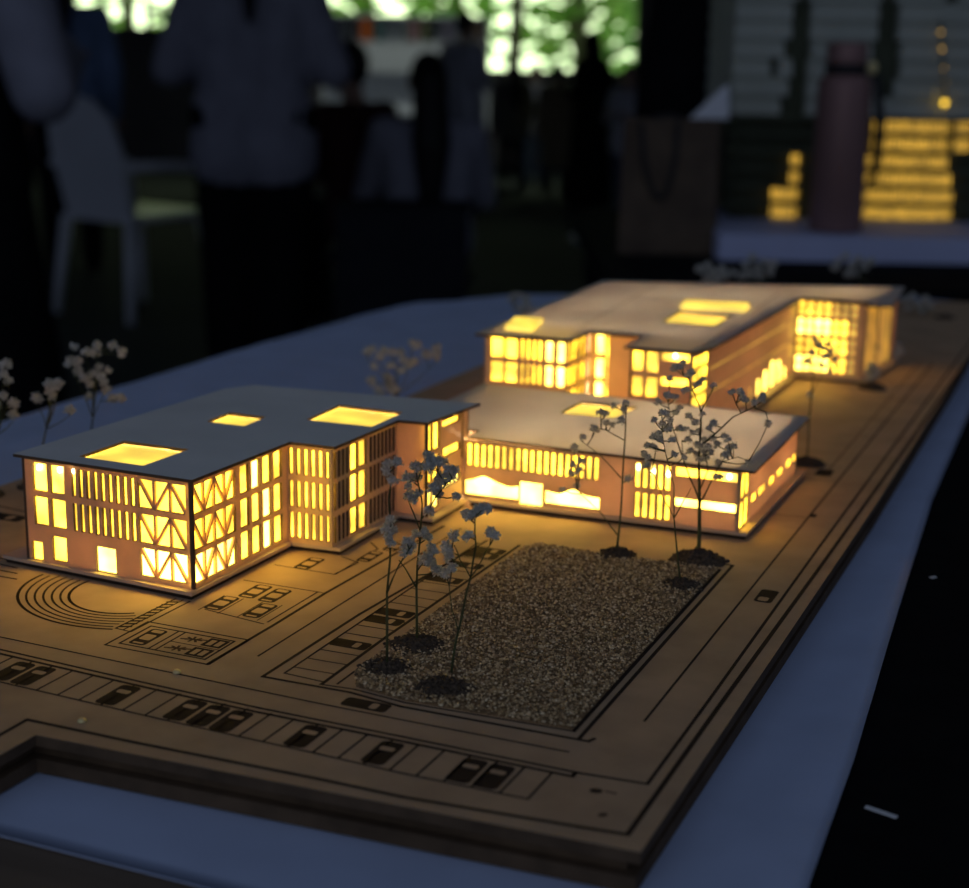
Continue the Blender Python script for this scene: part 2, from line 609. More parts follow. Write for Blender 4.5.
rg = random.Random(3)
n = 0
while n < 19000:
    u, v = rg.uniform(-104, -28.6), rg.uniform(21, 181)
    if not inside((u, v), G_OUT):
        continue
    n += 1
    s = rg.uniform(0.28, 0.62)
    rot = Matrix.Rotation(rg.uniform(0, 6.3), 3, 'Z') @ Matrix.Rotation(rg.uniform(0, 6.3), 3, 'X')
    o = [Vector(p) * s for p in ((1.3, 0, 0), (-1.2, 0, 0), (0, 0.9, 0), (0, -1, 0), (0, 0, 0.8), (0, 0, -0.8))]
    c = Vector((u, v, 0.5 + rg.uniform(0.0, 0.55)))
    mb.add([mm(*(c + rot @ p)) for p in o], [(0, 2, 4), (2, 1, 4), (1, 3, 4), (3, 0, 4), (2, 0, 5), (1, 2, 5), (3, 1, 5), (0, 3, 5)], 0)
g = mb.build('gravel_bed', [M['grain'], M['sand']])
tag(g, 'bed of sparkling brown and cream gravel filling the kerbed plot of the board', 'gravel', kind='stuff')

# pins
for (px, py), lb in (((82, 722), 'tiny brass pin on the board strip below the front row of parking bays'), ((177, 673), 'tiny brass pin on the engraved road line below the ball court')):
    p = at_z(px, py, 0)
    mb2 = MB()
    f0 = mm(p.x, p.y, 0.1)
    mb2.lathe(f0, [(0.0002, 0), (0.0013, 0.00005), (0.00125, 0.0005), (0.0008, 0.00095), (0.00005, 0.0011)], 14)
    tag(mb2.build('pin', M['brass']), lb, 'pin')

# ------------------------------------------------------------------ walls with openings


class Wall:
    def __init__(s, root, p0, p1, z0, z1, holes=(), bars=(), polys=(), th=1.2, name='facade_wall', mat='card'):
        s.p0, s.p1 = Vector(p0), Vector(p1)
        s.root = root
        s.d = (s.p1 - s.p0).normalized()
        s.L = (s.p1 - s.p0).length
        s.n = Vector((s.d.y, -s.d.x))          # outward
        s.th = th
        mb = MB()
        xs = sorted({0.0, s.L} | {min(max(h[i], 0), s.L) for h in holes for i in (0, 1)})
        zs = sorted({z0, z1} | {min(max(h[i], z0), z1) for h in holes for i in (2, 3)})

        def solid(i, j):
            if not (0 <= i < len(xs) - 1 and 0 <= j < len(zs) - 1):
                return False
            x, z = (xs[i] + xs[i + 1]) / 2, (zs[j] + zs[j + 1]) / 2
            return not any(h[0] < x < h[1] and h[2] < z < h[3] for h in holes)
        for i in range(len(xs) - 1):
            for j in range(len(zs) - 1):
                if not solid(i, j):
                    continue
                a, b, c, e = xs[i], xs[i + 1], zs[j], zs[j + 1]
                mb.add([s.w(a, c), s.w(b, c), s.w(b, e), s.w(a, e)], [(0, 1, 2, 3)])
                mb.add([s.w(a, c, th), s.w(b, c, th), s.w(b, e, th), s.w(a, e, th)], [(3, 2, 1, 0)])
                if not solid(i - 1, j):
                    mb.add([s.w(a, c), s.w(a, e), s.w(a, e, th), s.w(a, c, th)], [(0, 1, 2, 3)], 1)
                if not solid(i + 1, j):
                    mb.add([s.w(b, c), s.w(b, e), s.w(b, e, th), s.w(b, c, th)], [(3, 2, 1, 0)], 1)
                if not solid(i, j - 1):
                    mb.add([s.w(a, c), s.w(b, c), s.w(b, c, th), s.w(a, c, th)], [(3, 2, 1, 0)], 1)
                if not solid(i, j + 1):
                    mb.add([s.w(a, e), s.w(b, e), s.w(b, e, th), s.w(a, e, th)], [(0, 1, 2, 3)], 1)
        for (a, c, b, e, w) in bars:
            A, B = Vector((a, c)), Vector((b, e))
            d = (B - A).normalized()
            q = Vector((-d.y, d.x)) * w / 2
            cs = [A - q, B - q, B + q, A + q]
            mb.hexa([s.w(p.x, p.y, th * 0.85) for p in cs] + [s.w(p.x, p.y, 0.02) for p in cs])
        for poly in polys:
            mb.prism([s.w(p[0], p[1], th) for p in poly], s.w(0, 0, 0) - s.w(0, 0, th))
        s.o = mb.build(name, [M[mat], M['mdf_edge']], root)

    def w(s, x, z, depth=0.0):
        p = s.p0 + s.d * x - s.n * depth
        return mm(p.x, p.y, z)

    def pane(s, a, b, c, e, mat='pane', name='window_pane', depth=None, grow=0.5):
        dp = s.th + 0.35 if depth is None else depth
        mb = MB()
        a, b, c, e = a - grow, b + grow, c - grow, e + grow
        P = [(a, c), (b, c), (b, e), (a, e)]
        mb.hexa([s.w(x, z, dp + 0.25) for x, z in P] + [s.w(x, z, dp) for x, z in P])
        return mb.build(name, M[mat], s.root)

    def led(s, x, z, r=0.9):
        mb = MB()
        mb.ball(s.w(x, z, s.th * 0.6), (r * 0.0008, r * 0.0008, r * 0.0012), 10, 8)
        return mb.build('led_bulb', M['led'], s.root, label='tiny lit bulb')


def truss(a, b, z0, z1, n):
    """upright and zigzag bars that fill one opening (n panes)"""
    w = (b - a) / n
    out = [(a + w * i, z0, a + w * i, z1, 0.9) for i in range(1, n)]
    for i in range(n):
        x0, x1 = a + w * i, a + w * (i + 1)
        out.append((x0 + 0.1, z1, x1 - 0.1, z0, 0.75) if i % 2 == 0 else (x0 + 0.1, z0, x1 - 0.1, z1, 0.75))
    return out


def truss_down(a, b, z0, z1, n):
    w = (b - a) / n
    out = [(a + w * i, z0, a + w * i, z1, 0.9) for i in range(1, n)]
    seq = [(0, 1), (1, 0), (0, 1)] if n == 3 else [(0, 1), (1, 0), (0, 1), (1, 0)]
    for i, (p, q) in enumerate(seq):
        x0, x1 = a + w * i, a + w * (i + 1)
        zz = (z1, z0)
        out.append((x0 + 0.1, zz[p], x1 - 0.1, zz[q], 1.0))
    return out


def roof(root, outer, holes, z0, z1, pane_mat='pane_sky', seams=(), mat='roof'):
    mb = MB()
    plate(outer, holes, z0, z1, mb, 0, 1)
    for a, b in seams:
        a, b = Vector(a), Vector(b)
        e = (b - a).normalized()
        q = Vector((-e.y, e.x)) * 0.3
        mb.add([mm(*t, z1 + 0.05) for t in (a - q, b - q, b + q, a + q)], [(0, 1, 2, 3)], 1)
    mb.build('roof', [M[mat], M['mdf_edge']], root)
    for h in holes:
        mb = MB()
        plate(inset(h, -1.2), [], z0 - 1.0, z0 - 0.5, mb)
        mb.build('skylight', M[pane_mat], root)


# ------------------------------------------------------------------ building 1: three floors, trussed corner
b1 = thing('building_model', mm(-215, 140, 0.0), 'three-storey lit building model with zigzag-braced corner, nearest on the left', 'building model', 'lit building models on the board')
RW = [(4.6, 14.8), (16.6, 27.0), (29.2, 39.4)]
BP = [(-266.4, 71.6), (-182.0, 66.4), (-180.4, 130.6), (-160.5, 132.2), (-160.5, 182.2), (-145.6, 182.0), (-145.6, 214.2), (-149, 214.2), (-149, 228), (-258, 226)]
mb = MB()
plate(BP, [], 1.7, 3, mb)
mb.build('base_plate', M['base'], b1)
mb = MB()
plate(inset(BP, 0.9), [], 0.15, 1.7, mb)
mb.build('base_shade_gap', M['burnt'], b1)  # dark layer painted for the shadow gap under the base plate
h = [(4.7, 10.9, *RW[2]), (12.5, 18.6, *RW[2]), (4.6, 10.7, *RW[1]), (12.4, 18.7, *RW[1]), (2.7, 7.4, 3.2, 10.0), (12.1, 18.3, 4.2, 13.2), (31.4, 40.0, 3.2, 12.4)]
for i in range(9):
    h += [(22.0 + 3.17 * i, 23.6 + 3.17 * i, 29.2, 39.2), (22.1 + 3.17 * i, 23.7 + 3.17 * i, 16.6, 26.8)]
bars = []
for z0, z1 in RW:
    h.append((50.5, 70.3, z0, z1))
    bars += truss_down(50.5, 70.3, z0, z1, 3)
w = Wall(b1, (-255.8, 72.2), (-183, 69.4), 3, 41, h, bars)
for q in h[:7]:
    w.pane(*q, mat='pane_hot' if q[2] == 3.2 and q[0] > 20 else 'pane')
w.pane(21.5, 50, 29.2, 39.2)
w.pane(21.5, 50, 16.6, 26.8)
for z0, z1 in RW:
    w.pane(50.8, 70.4, z0, z1, 'pane_hot' if z0 < 10 else 'pane')
for x, z in ((7.0, 37.6), (16.3, 37.9), (22.7, 38.4)):
    w.led(x, z)
h, bars = [], []
for z0, z1 in RW:
    h.append((1.0, 26.8, z0, z1))
    bars += truss_down(1.0, 26.8, z0, z1, 4)
    h += [(30.0 + 7.55 * i, 35.6 + 7.55 * i, z0, z1) for i in range(4)]
w = Wall(b1, (-183, 69.4), (-182.3, 131.2), 3, 41, h, bars)
for z0, z1 in RW:
    w.pane(1.2, 26.8, z0, z1, 'pane_hot' if z0 < 10 else 'pane')
    for i in range(4):
        w.pane(30.0 + 7.55 * i, 35.6 + 7.55 * i, z0, z1, 'pane_hot' if (i + int(z0)) % 3 == 0 else 'pane', grow=0.4)
h = []
for z0, z1 in RW:
    h += [(0.9 + 3.06 * i, 2.4 + 3.06 * i, z0 + 0.3, z1) for i in range(6)]
w = Wall(b1, (-182.3, 131.2), (-163.5, 131.5), 3, 41, h)
for z0, z1 in RW:
    w.pane(0.6, 18, z0, z1)
h, hd = [], []
for z0, z1 in [(4.2, 14.2), (16.8, 27.2), (29.0, 39.0)]:
    h += [(14.4, 20.0, z0, z1), (21.2, 27.3, z0, z1)]
    hd += [(1.6 + 3.1 * i, 3.2 + 3.1 * i, z0, z1) for i in range(4)] + [(29.8 + 3.2 * i, 31.5 + 3.2 * i, z0, z1) for i in range(7)]
w = Wall(b1, (-163.5, 131.5), (-163, 184), 3, 41, h + hd)
for q in h:
    w.pane(*q, grow=0.4)
for z0, z1 in [(4.2, 14.2), (16.8, 27.2), (29.0, 39.0)]:
    for a, b in ((1.2, 13.4), (29.2, 51.6)):
        w.pane(a, b, z0, z1, 'card_shade', 'slot_shade_strip')  # dark strips stand in for the shade in slots seen aslant
w = Wall(b1, (-163, 184), (-149.2, 183.5), 3, 41, [])
h = [(0.8, 4.4, 29.4, 40), (5.4, 11.2, 29.2, 40), (0.8, 4.4, 16.4, 26.8), (5.4, 11.2, 16.4, 26.8), (0.8, 4.4, 5, 14), (5.4, 11.2, 5, 14), (13.8, 30.4, 36.6, 39.0), (14.8, 30.6, 24.0, 27.6), (14.8, 30.6, 11.0, 15), (32.0, 33.4, 20, 40)]
w = Wall(b1, (-149.2, 183.5), (-148.6, 217.6), 3, 41, h)
for q in h:
    w.pane(*q, grow=0.3, mat='pane_hot' if q[2] < 16 else 'pane')
w = Wall(b1, (-148.6, 217.6), (-148.6, 222.5), 3, 41, [])
w = Wall(b1, (-148.6, 222.5), (-250, 214.5), 3, 41, [(10 + 14 * i, 20 + 14 * i, 18, 27) for i in range(6)], name='rear_wall')
w = Wall(b1, (-250, 214.5), (-255.8, 72.2), 3, 41, [(20, 34, 17, 27), (60, 74, 17, 27), (100, 114, 17, 27)], name='side_wall')
for a in (20, 60, 100):
    w.pane(a, a + 14, 17, 27)
R1 = [(-257.8, 70.2), (-182.2, 68.6), (-180.2, 130.0), (-161.8, 130.6), (-160.4, 180.4), (-148.6, 181.6), (-144.0, 223.2), (-245.5, 212.5), (-252.4, 200)]
roof(b1, R1, [[(-235, 77.5), (-207.6, 77), (-206.6, 103.6), (-234.6, 103.6)], [(-225.4, 144), (-208.4, 144), (-209.0, 161.4), (-226.2, 161.6)],
              [(-192.8, 164.4), (-164.4, 165.4), (-164.8, 193.6), (-194.2, 194.2)]], 41, 42.1)

# ------------------------------------------------------------------ building 2: two floors
b2 = thing('building_model', mm(-95, 270, 0.0), 'two-storey lit building model in the middle, with wavy-topped windows and pale flat roof', 'building model', 'lit building models on the board')
BP = [(-145, 214.4), (-28.2, 218.4), (-27.6, 325), (-182, 325), (-182, 232), (-145, 231)]
mb = MB()
plate(BP, [], 1.7, 3, mb)
mb.build('base_plate', M['base'], b2)
mb = MB()
plate(inset(BP, 0.9), [], 0.15, 1.7, mb)
mb.build('base_shade_gap', M['burnt'], b2)  # dark layer paints the shade below this plate too
h = [(1.7 + 3.062 * i, 3.55 + 3.062 * i, 16.9, 26.2) for i in range(19)]
h += [(0.8, 24.7, 4.6, 13), (25.1, 35.1, 3.2, 12.6), (36.2, 59.5, 4.8, 12.4)]
h += [(74.1 + 3.08 * i, 76.0 + 3.08 * i, 16.2, 26.2) for i in range(5)] + [(74.3 + 3.08 * i, 76.2 + 3.08 * i, 4.0, 14.0) for i in range(5)]
h += [(90.5, 115.4, 22.6, 26.2), (90.6, 115.4, 10.3, 13.8)]


def wave(a, b, lo, hi, f):
    n = 24
    q = [(a + (b - a) * i / n, f(i / n)) for i in range(n + 1)]
    out = []
    for p, r in zip(q[:-1], q[1:]):
        out.append([(p[0], p[1]), (r[0], r[1]), (r[0], hi + 0.05), (p[0], hi + 0.05)])
    return out


def fw1(t):
    return 10.4 + 2.3 * math.exp(-((t - 0.36) / 0.18) ** 2) - 0.9 * math.exp(-((t - 0.84) / 0.14) ** 2) + 0.3 * t


def fw2(t):
    return 10.2 - 0.7 * math.exp(-((t - 0.24) / 0.14) ** 2) + 2.0 * math.exp(-((t - 0.53) / 0.16) ** 2) - 0.5 * t


polys = wave(0.8, 24.7, 4.6, 13, fw1) + wave(36.2, 59.5, 4.8, 12.4, fw2)
w = Wall(b2, (-148.3, 216.8), (-32, 218.7), 3, 27.4, h, (), polys)
w.pane(1.2, 59.6, 16.9, 26.4)
w.pane(1.0, 24.6, 4.6, 12.8, 'pane_hot')
w.pane(25.1, 35.1, 3.4, 12.6, 'pane_hot', grow=0.3)
w.pane(36.3, 59.5, 4.8, 12.4, 'pane_hot', grow=0.3)
w.pane(74, 89, 16.2, 26.2)
w.pane(74, 89, 4.0, 14.0)
w.pane(90.7, 115.2, 22.6, 26.2)
w.pane(90.7, 115.2, 10.3, 13.8, 'pane_hot')
for x, z in ((75.1, 24.2), (81.3, 23.2), (87.4, 22.8), (111.8, 24.6)):
    w.led(x, z)
h = [(2.4, 7.0, 15.6, 25.6), (8.6, 14.0, 15.6, 25.6), (2.4, 7.0, 3.6, 14), (8.6, 14.0, 3.6, 14)]
h += [(20.6, 27.6, 9.4, 12.6), (33, 44, 9.2, 12.4), (50.6, 59, 9.0, 12.1), (65.6, 74.6, 9.0, 12.1), (81.4, 90.6, 9.0, 12.2), (95.6, 100.6, 9.0, 12.1)]
w = Wall(b2, (-32, 218.7), (-31.5, 322), 3, 27.4, h)
for q in h:
    w.pane(*q, grow=-0.03, depth=0.25)
Wall(b2, (-31.5, 322), (-180, 322), 3, 27.4, [], name='rear_wall')
Wall(b2, (-180, 322), (-180, 230), 3, 27.4, [], name='side_wall')
R2 = [(-147.6, 219.6), (-26.3, 217.6), (-27.0, 322.8), (-184.6, 323.8), (-184.6, 233), (-147.6, 232)]
roof(b2, R2, [[(-129.2, 279.8), (-105.0, 281.8), (-101.6, 307.2), (-128.6, 305.9)]], 27.4, 28.3, mat='roof_thin')

# ------------------------------------------------------------------ building 3: four floors with a wing
b3 = thing('building_model', mm(-120, 450, 0.0), 'long four-storey lit building model with a projecting wing, farthest back', 'building model', 'lit building models on the board')
BP = [(-200, 349), (-150, 349), (-150, 377), (-123, 377), (-123, 344), (-81, 344), (-80.5, 549), (-39, 549), (-32, 628), (-60, 632), (-100, 600), (-205, 560)]
mb = MB()
plate(BP, [], 1.7, 3, mb)
mb.build('base_plate', M['base'], b3)
mb = MB()
plate(inset(BP, 0.9), [], 0.15, 1.7, mb)
mb.build('base_shade_gap', M['burnt'], b3)  # painted shadow gap, as under the other two buildings
R3 = [(2.6, 9.6), (12.4, 21.6), (24.0, 33.6), (36.2, 46.0)]
h, bars = [], []
for z0, z1 in R3:
    h += [(3.5, 9.8, z0, z1), (11.4, 17.4, z0, z1), (32.6, 36.2, z0, z1), (38.8, 42.4, z0, z1)]
    h += [(19.5 + 3.1 * i, 20.9 + 3.1 * i, z0, z1) for i in range(4)]
w = Wall(b3, (-197, 352), (-153, 352.5), 3, 47, [q for q in h if q[2] > 3] + [])
for z0, z1 in R3[1:]:
    w.pane(3.4, 10.2, z0, z1, grow=0.3)
    w.pane(11.0, 17.8, z0, z1, grow=0.3)
    w.pane(19.0, 31, z0, z1, grow=0.2)
    w.pane(32.2, 42.6, z0, z1, 'pane_hot', grow=0.2)
h = []
for z0, z1 in R3[1:]:
    h += [(2 + 6.4 * i, 6.6 + 6.4 * i, z0, z1) for i in range(5)]
w = Wall(b3, (-153, 352.5), (-152.5, 384), 3, 47, h)
for z0, z1 in R3[1:]:
    w.pane(2, 31, z0, z1, grow=0.2)
h = [(3.4, 7.6, 12.4, 21.6), (3.4, 7.6, 24, 33.6), (3.4, 7.6, 36.2, 46.4), (8.8, 10, 12.4, 46)]
w = Wall(b3, (-152.5, 384), (-120, 384), 3, 47, h)
for q in h:
    w.pane(*q, mat='pane_hot' if q[1] < 8 else 'pane', grow=0.2)
Wall(b3, (-120, 384), (-120, 350), 3, 47, [], name='side_wall')
h = [(1.4, 6.9, 36.2, 45.8), (8.8, 14.2, 36.2, 45.8), (1.4, 6.9, 24.2, 33.4), (8.8, 14.2, 24.2, 33.4), (1.4, 6.9, 12.2, 21.4), (8.8, 14.2, 12.2, 21.4), (16.0, 29.4, 42.4, 46.0), (16.0, 29.4, 30.4, 34.2), (16.0, 29.4, 18, 22)]
w = Wall(b3, (-120.5, 350), (-89.5, 350.5), 3, 47, h)
for q in h:
    w.pane(*q, grow=0.3)
w.led(22.5, 45.0)
h = []
for k in range(3):
    h += [(3 + 7.6 * k, 8.6 + 7.6 * k, 6 + 6.6 * j, 11 + 6.6 * j) for j in range(6)]
w = Wall(b3, (-89.5, 350.5), (-88.4, 376), 3, 47, h)
for q in h:
    w.pane(*q, grow=-0.03, depth=0.25)
h = [(66, 70, 4, 9), (80, 86, 3.6, 11), (96, 101, 3.6, 12.6), (110.5, 116, 3.6, 15), (124, 131, 3.6, 18), (139.5, 145, 3.6, 16), (153, 157, 3.6, 10)]
for z in (13.5, 25, 37):
    h += [(164 + 4.4 * i, 167 + 4.4 * i, z, z + 8) for i in range(3)]
w = Wall(b3, (-88.4, 376), (-83.2, 553), 3, 47, h + [(4, 160, 22.0, 22.9), (4, 160, 34.0, 34.9)])
for q in h:
    w.pane(*q, grow=-0.03, depth=0.25, mat='pane_hot' if q[2] < 4 and q[0] > 90 else 'pane_dim')
for z in (22.0, 34.0):
    w.pane(4, 160, z, z + 0.9, 'pane_dim', name='course_glow', grow=-0.02, depth=0.25)  # glow put in for the wall's paler string courses
h = []
for z0, z1 in [(4.4, 14.0), (15.4, 25.2), (26.6, 36.2), (37.4, 46.2)]:
    h += [(1.2 + 5.1 * i, 4.7 + 5.1 * i, z0 + d0, z0 + d1) for i in range(7) for d0, d1 in ((0.4, 4.2), (5.2, z1 - z0 - 0.6))]
w = Wall(b3, (-83.2, 553), (-43, 553), 3, 47, h)
for k, (z0, z1) in enumerate([(4.4, 14.0), (15.4, 25.2), (26.6, 36.2), (37.4, 46.2)]):
    w.pane(1.2, 20, z0, z1, 'pane_hot' if k in (0, 2) else 'pane' if k == 1 else 'pane_mid', grow=0.15)
    w.pane(20.4, 30.5, z0, z1, 'pane_mid' if k in (0, 1, 2) else 'pane_dim', grow=0.15)
    w.pane(31, 36.4, z0, z1, 'pane_dim', grow=0.15)
h = [(6, 30, 4, 44), (36, 62, 4, 44)]
bars = [(6 + 6 * i, 4, 6 + 6 * i, 44, 1.6) for i in range(1, 4)] + [(36 + 6.5 * i, 4, 36 + 6.5 * i, 44, 1.4) for i in range(1, 4)]
w = Wall(b3, (-43, 553), (-36, 625), 3, 47, h, bars)
w.pane(6, 30, 4, 44, 'pane_dim', grow=-0.03, depth=0.8)
w.pane(36, 62, 4, 44, 'pane_dim', grow=-0.03, depth=0.8)
Wall(b3, (-36, 625), (-100, 596), 3, 47, [], name='rear_wall')
Wall(b3, (-100, 596), (-203, 556), 3, 47, [], name='rear_wall')
Wall(b3, (-203, 556), (-197, 352), 3, 47, [], name='side_wall')
R3o = [(-199.5, 345.5), (-176, 346), (-172, 351.5), (-151.2, 351.5), (-150.4, 378), (-123.2, 378), (-122.4, 346.6), (-88.2, 348.4), (-83.2, 366), (-79.8, 549.5), (-41, 551), (-40, 541), (-27.4, 545.5), (-32.6, 629), (-101, 600), (-206, 560), (-203, 470)]
roof(b3, R3o, [[(-127.6, 426), (-99.6, 427.4), (-100.2, 464.6), (-129.6, 467.8)]], 47, 48.2, mat='roof_thin', seams=[((-160, 392), (-172, 566)), ((-88, 360), (-96, 560))])


def lamp(u, v, z, e, parent):
    """small warm lamp of the string inside a building"""
    d = bpy.data.lights.new('string_lamp', 'POINT')
    d.energy = e
    d.color = (1.0, 0.80, 0.50)
    d.shadow_soft_size = 0.003
    o = bpy.data.objects.new('string_lamp', d)
    C.objects.link(o)
    o.location = mm(u, v, z)


for u, v in ((-130, 245), (-130, 295), (-88, 250), (-88, 300), (-48, 245), (-48, 300)):
    lamp(u, v, 13, 0.07, b2)
for u, v in ((-170, 400), (-120, 400), (-170, 470), (-110, 460), (-160, 530), (-110, 540), (-65, 590)):
    lamp(u, v, 22, 0.06, b3)
for u, v in ((-230, 110), (-205, 110), (-225, 170), (-185, 165), (-170, 205)):
    lamp(u, v, 20, 0.022, b1)
# raised skylight boxes
for lst in ([(-131, 473), (-96.6, 478.5), (-98.8, 498), (-133.6, 492.5)], [(-190, 362), (-176, 362), (-181.5, 392), (-196, 390)]):
    mb = MB()
    plate(lst, [], 48.2, 50.6, mb)
    mb.build('roof_light', M['pane_sky'], b3)

# ------------------------------------------------------------------ table, cloths, scraps
tb = thing('display_table', mm(-200, 300, -TOP * 1000), 'dark brown wooden display table under the cloth', 'table')
mb = MB()
T_OUT = [(-448, -420), (58, -420), (58, 1010), (-150, 1010), (-395, 840), (-448, 740)]
plate(T_OUT, [], -38, -13.4, mb)
mb.build('table_top', M['brown'], tb)
for u, v in ((-420, -390), (30, -390), (30, 960), (-420, 700)):
    mb = MB()
    mb.box(mm(u, v, -(TOP * 1000 + 38) / 2), (0.04, 0.04, TOP - 0.038))
    mb.build('leg', M['brown'], tb)


def cloth_sheet(fn_left, fn_right, v0, v1, nu, nv, zf, name, mat, th=0.0004):
    mb = MB()
    vs = []
    for j in range(nv + 1):
        v = v0 + (v1 - v0) * j / nv
        a, b = fn_left(v), fn_right(v)
        for i in range(nu + 1):
            u = a + (b - a) * i / nu
            vs.append(mm(u, v, zf(u, v)))
    N = len(vs)
    fs = [(j * (nu + 1) + i, j * (nu + 1) + i + 1, (j + 1) * (nu + 1) + i + 1, (j + 1) * (nu + 1) + i) for j in range(nv) for i in range(nu)]
    low = [p - Vector((0, 0, th)) for p in vs]
    mb.add(vs + low, fs + [tuple(N + k for k in q[::-1]) for q in fs], 0, True)
    rim = [i for i in range(nu + 1)] + [j * (nu + 1) + nu for j in range(1, nv + 1)] + [nv * (nu + 1) + i for i in range(nu - 1, -1, -1)] + [j * (nu + 1) for j in range(nv - 1, 0, -1)]
    mb.add([], [])
    for a, b in zip(rim, rim[1:] + rim[:1]):
        mb.f.append([a, b, b + N, a + N])
        mb.m.append(0)
        mb.s.append(False)
    return mb.build(name, mat)


def interp(tab):
    def f(v):
        for (a, x), (b, y) in zip(tab[:-1], tab[1:]):
            if v <= b:
                t = max(0.0, (v - a) / (b - a))
                return x + (y - x) * t
        return tab[-1][1]
    return f


def board_gap(u, v):
    """how far (mm) outside the board's outline"""
    if inside((u, v), B_OUT):
        return 0.0
    best = 1e9
    p = Vector((u, v))
    for i in range(len(B_OUT)):
        a, b = Vector(B_OUT[i - 1]), Vector(B_OUT[i])
        t = max(0, min(1, (p - a).dot(b - a) / (b - a).length_squared))
        best = min(best, (a + (b - a) * t - p).length)
    return best


def zc(u, v):
    g_ = board_gap(u, v)
    k = max(0.0, min(1.0, (g_ - 1) / 20))
    n1 = noise.noise(Vector((u * 0.028, v * 0.012, 1.7)))
    n2 = noise.noise(Vector((u * 0.07, v * 0.05, 5.2)))
    rid = max(0.0, 1 - abs((u + 395 + 0.06 * v) - 14 * math.sin(v * 0.011)) / 22)
    k *= max(0.0, min(1.0, (v + 73) / 30))
    return -12.3 + k * (1.1 + 1.0 * n1 + 0.5 * n2 + 2.2 * rid)


left = interp([(-80, -447), (700, -447), (770, -425), (860, -380), (950, -190), (1005, -70)])
right = interp([(-80, 49), (-13, 45), (60, 42.5), (164, 36), (354, 25), (625, 17), (1005, 9)])
cl = cloth_sheet(left, right, -73, 1003, 150, 190, zc, 'tablecloth', M['cloth'])
tag(cl, 'pale blue table runner spread under the engraved model board', 'tablecloth')
bl = cloth_sheet(interp([(-420, 12), (0, 12), (400, 4), (1010, 2)]), interp([(-420, 520), (1010, 700)]), -420, 1008, 14, 30,
                 lambda u, v: -12.95 + 0.1 * noise.noise(Vector((u * 0.02, v * 0.02, 3))), 'black_cloth', M['black_cloth'], 0.0002)
tag(bl, 'black cloth covering the stand to the right of the blue runner', 'tablecloth')
sd = thing('side_stand', mm(300, 300, -TOP * 1000), 'stand carrying the black cloth beside the display table', 'table')
mb = MB()
plate([(62, -420), (515, -420), (690, 1008), (62, 1008)], [], -40, -13.6, mb)
mb.build('stand_top', M['blackcloth2'], sd)
for u, v in ((90, -390), (480, -390), (640, 970), (90, 970)):
    mb = MB()
    mb.box(mm(u, v, -(TOP * 1000 + 40) / 2), (0.04, 0.04, TOP - 0.040))
    mb.build('leg', M['blackcloth2'], sd)
for (px, py), l, a, lb in (((881, 813), 9, -0.3, 'thin white paper sliver lying on the black cloth near the lower right corner'),
                           ((933, 578), 2.6, 0.9, 'tiny pale scrap on the black cloth, farther up at the right edge')):
    p = at_z(px, py, -12.6)
    mb = MB()
    ax = Vector((math.cos(a), math.sin(a), 0))
    mb.box(mm(p.x, p.y, -12.3), (l / 1000, 0.0014, 0.0004), 0, ax, Vector((-ax.y, ax.x, 0)))
    tag(mb.build('paper_scrap', M['white']), lb, 'paper scrap')

# ------------------------------------------------------------------ dried flower sprigs standing as trees


def flower_mesh(seed):
    rr = random.Random(seed)
    mb = MB()
    mb.ball((0, 0, 0), (0.00055, 0.00055, 0.0006), 8, 6)
    n = 64
    for k in range(n):
        z = 1 - 2 * (k + 0.5) / n
        if z < -0.7:
            continue
        a = k * 2.39996 + rr.uniform(-0.3, 0.3)
        s = math.sqrt(1 - z * z)
        d = Vector((s * math.cos(a), s * math.sin(a), z + rr.uniform(-0.15, 0.15))).normalized()
        t = d.cross(Vector((rr.uniform(-1, 1), rr.uniform(-1, 1), rr.uniform(-1, 1)))).normalized()
        b = d.cross(t)
        L = rr.uniform(0.0011, 0.0020)
        wd = rr.uniform(0.0002, 0.00036)
        p0 = d * 0.0004
        p1 = d * L * 0.74 + t * wd
        p2 = d * L + b * rr.uniform(-0.0003, 0.0003)
        p3 = d * L * 0.74 - t * wd
        p4 = d * L * 0.80 + b * 0.0002
        mb.add([p0, p1, p2, p3, p4], [(0, 1, 4), (1, 2, 4), (2, 3, 4), (3, 0, 4)])
    me = bpy.data.meshes.new('flower_head')
    me.from_pydata(mb.v, [], mb.f)
    me.materials.append(M['petal'])
    me.update()
    return me


FLOWERS = [flower_mesh(k) for k in range(4)]


def mound(root, u, v, w, h, seed):
    rr = random.Random(seed)
    mb = MB()
    nr, na = 7, 26
    vs = [mm(u, v, h)]
    for i in range(1, nr + 1):
        r = i / nr
        for k in range(na):
            a = 2 * PI * k / na
            x, y = w / 2 * r * math.cos(a), w / 2 * r * math.sin(a) * 0.9
            e = 1 + 0.16 * noise.noise(Vector((math.cos(a) * 2, math.sin(a) * 2, seed)))
            z = h * (1 - r) ** 0.8 + (0.6 * rr.uniform(-1, 1) if i < nr else 0)
            vs.append(mm(u + x * e, v + y * e, max(0.12, z) if i < nr else 0.1))
    fs = [(0, 1 + k, 1 + (k + 1) % na) for k in range(na)]
    for i in range(nr - 1):
        for k in range(na):
            a, b = 1 + i * na + k, 1 + i * na + (k + 1) % na
            fs.append((a, a + na, b + na, b))
    mb.add(vs, fs, 0)
    for k in range(70):                         # crumbs
        r, a = w / 2 * math.sqrt(rr.random()) * 1.05, rr.uniform(0, 6.3)
        x, y = r * math.cos(a), r * math.sin(a) * 0.9
        s = rr.uniform(0.3, 1.0)
        z = h * max(0, 1 - r / (w / 2)) ** 0.8 + s * 0.4
        mb.ball(mm(u + x, v + y, z), (s / 1000, s / 1000 * 0.8, s / 1000 * 0.7), 5, 4)
    return mb.build('soil_mound', M['soil'], root)


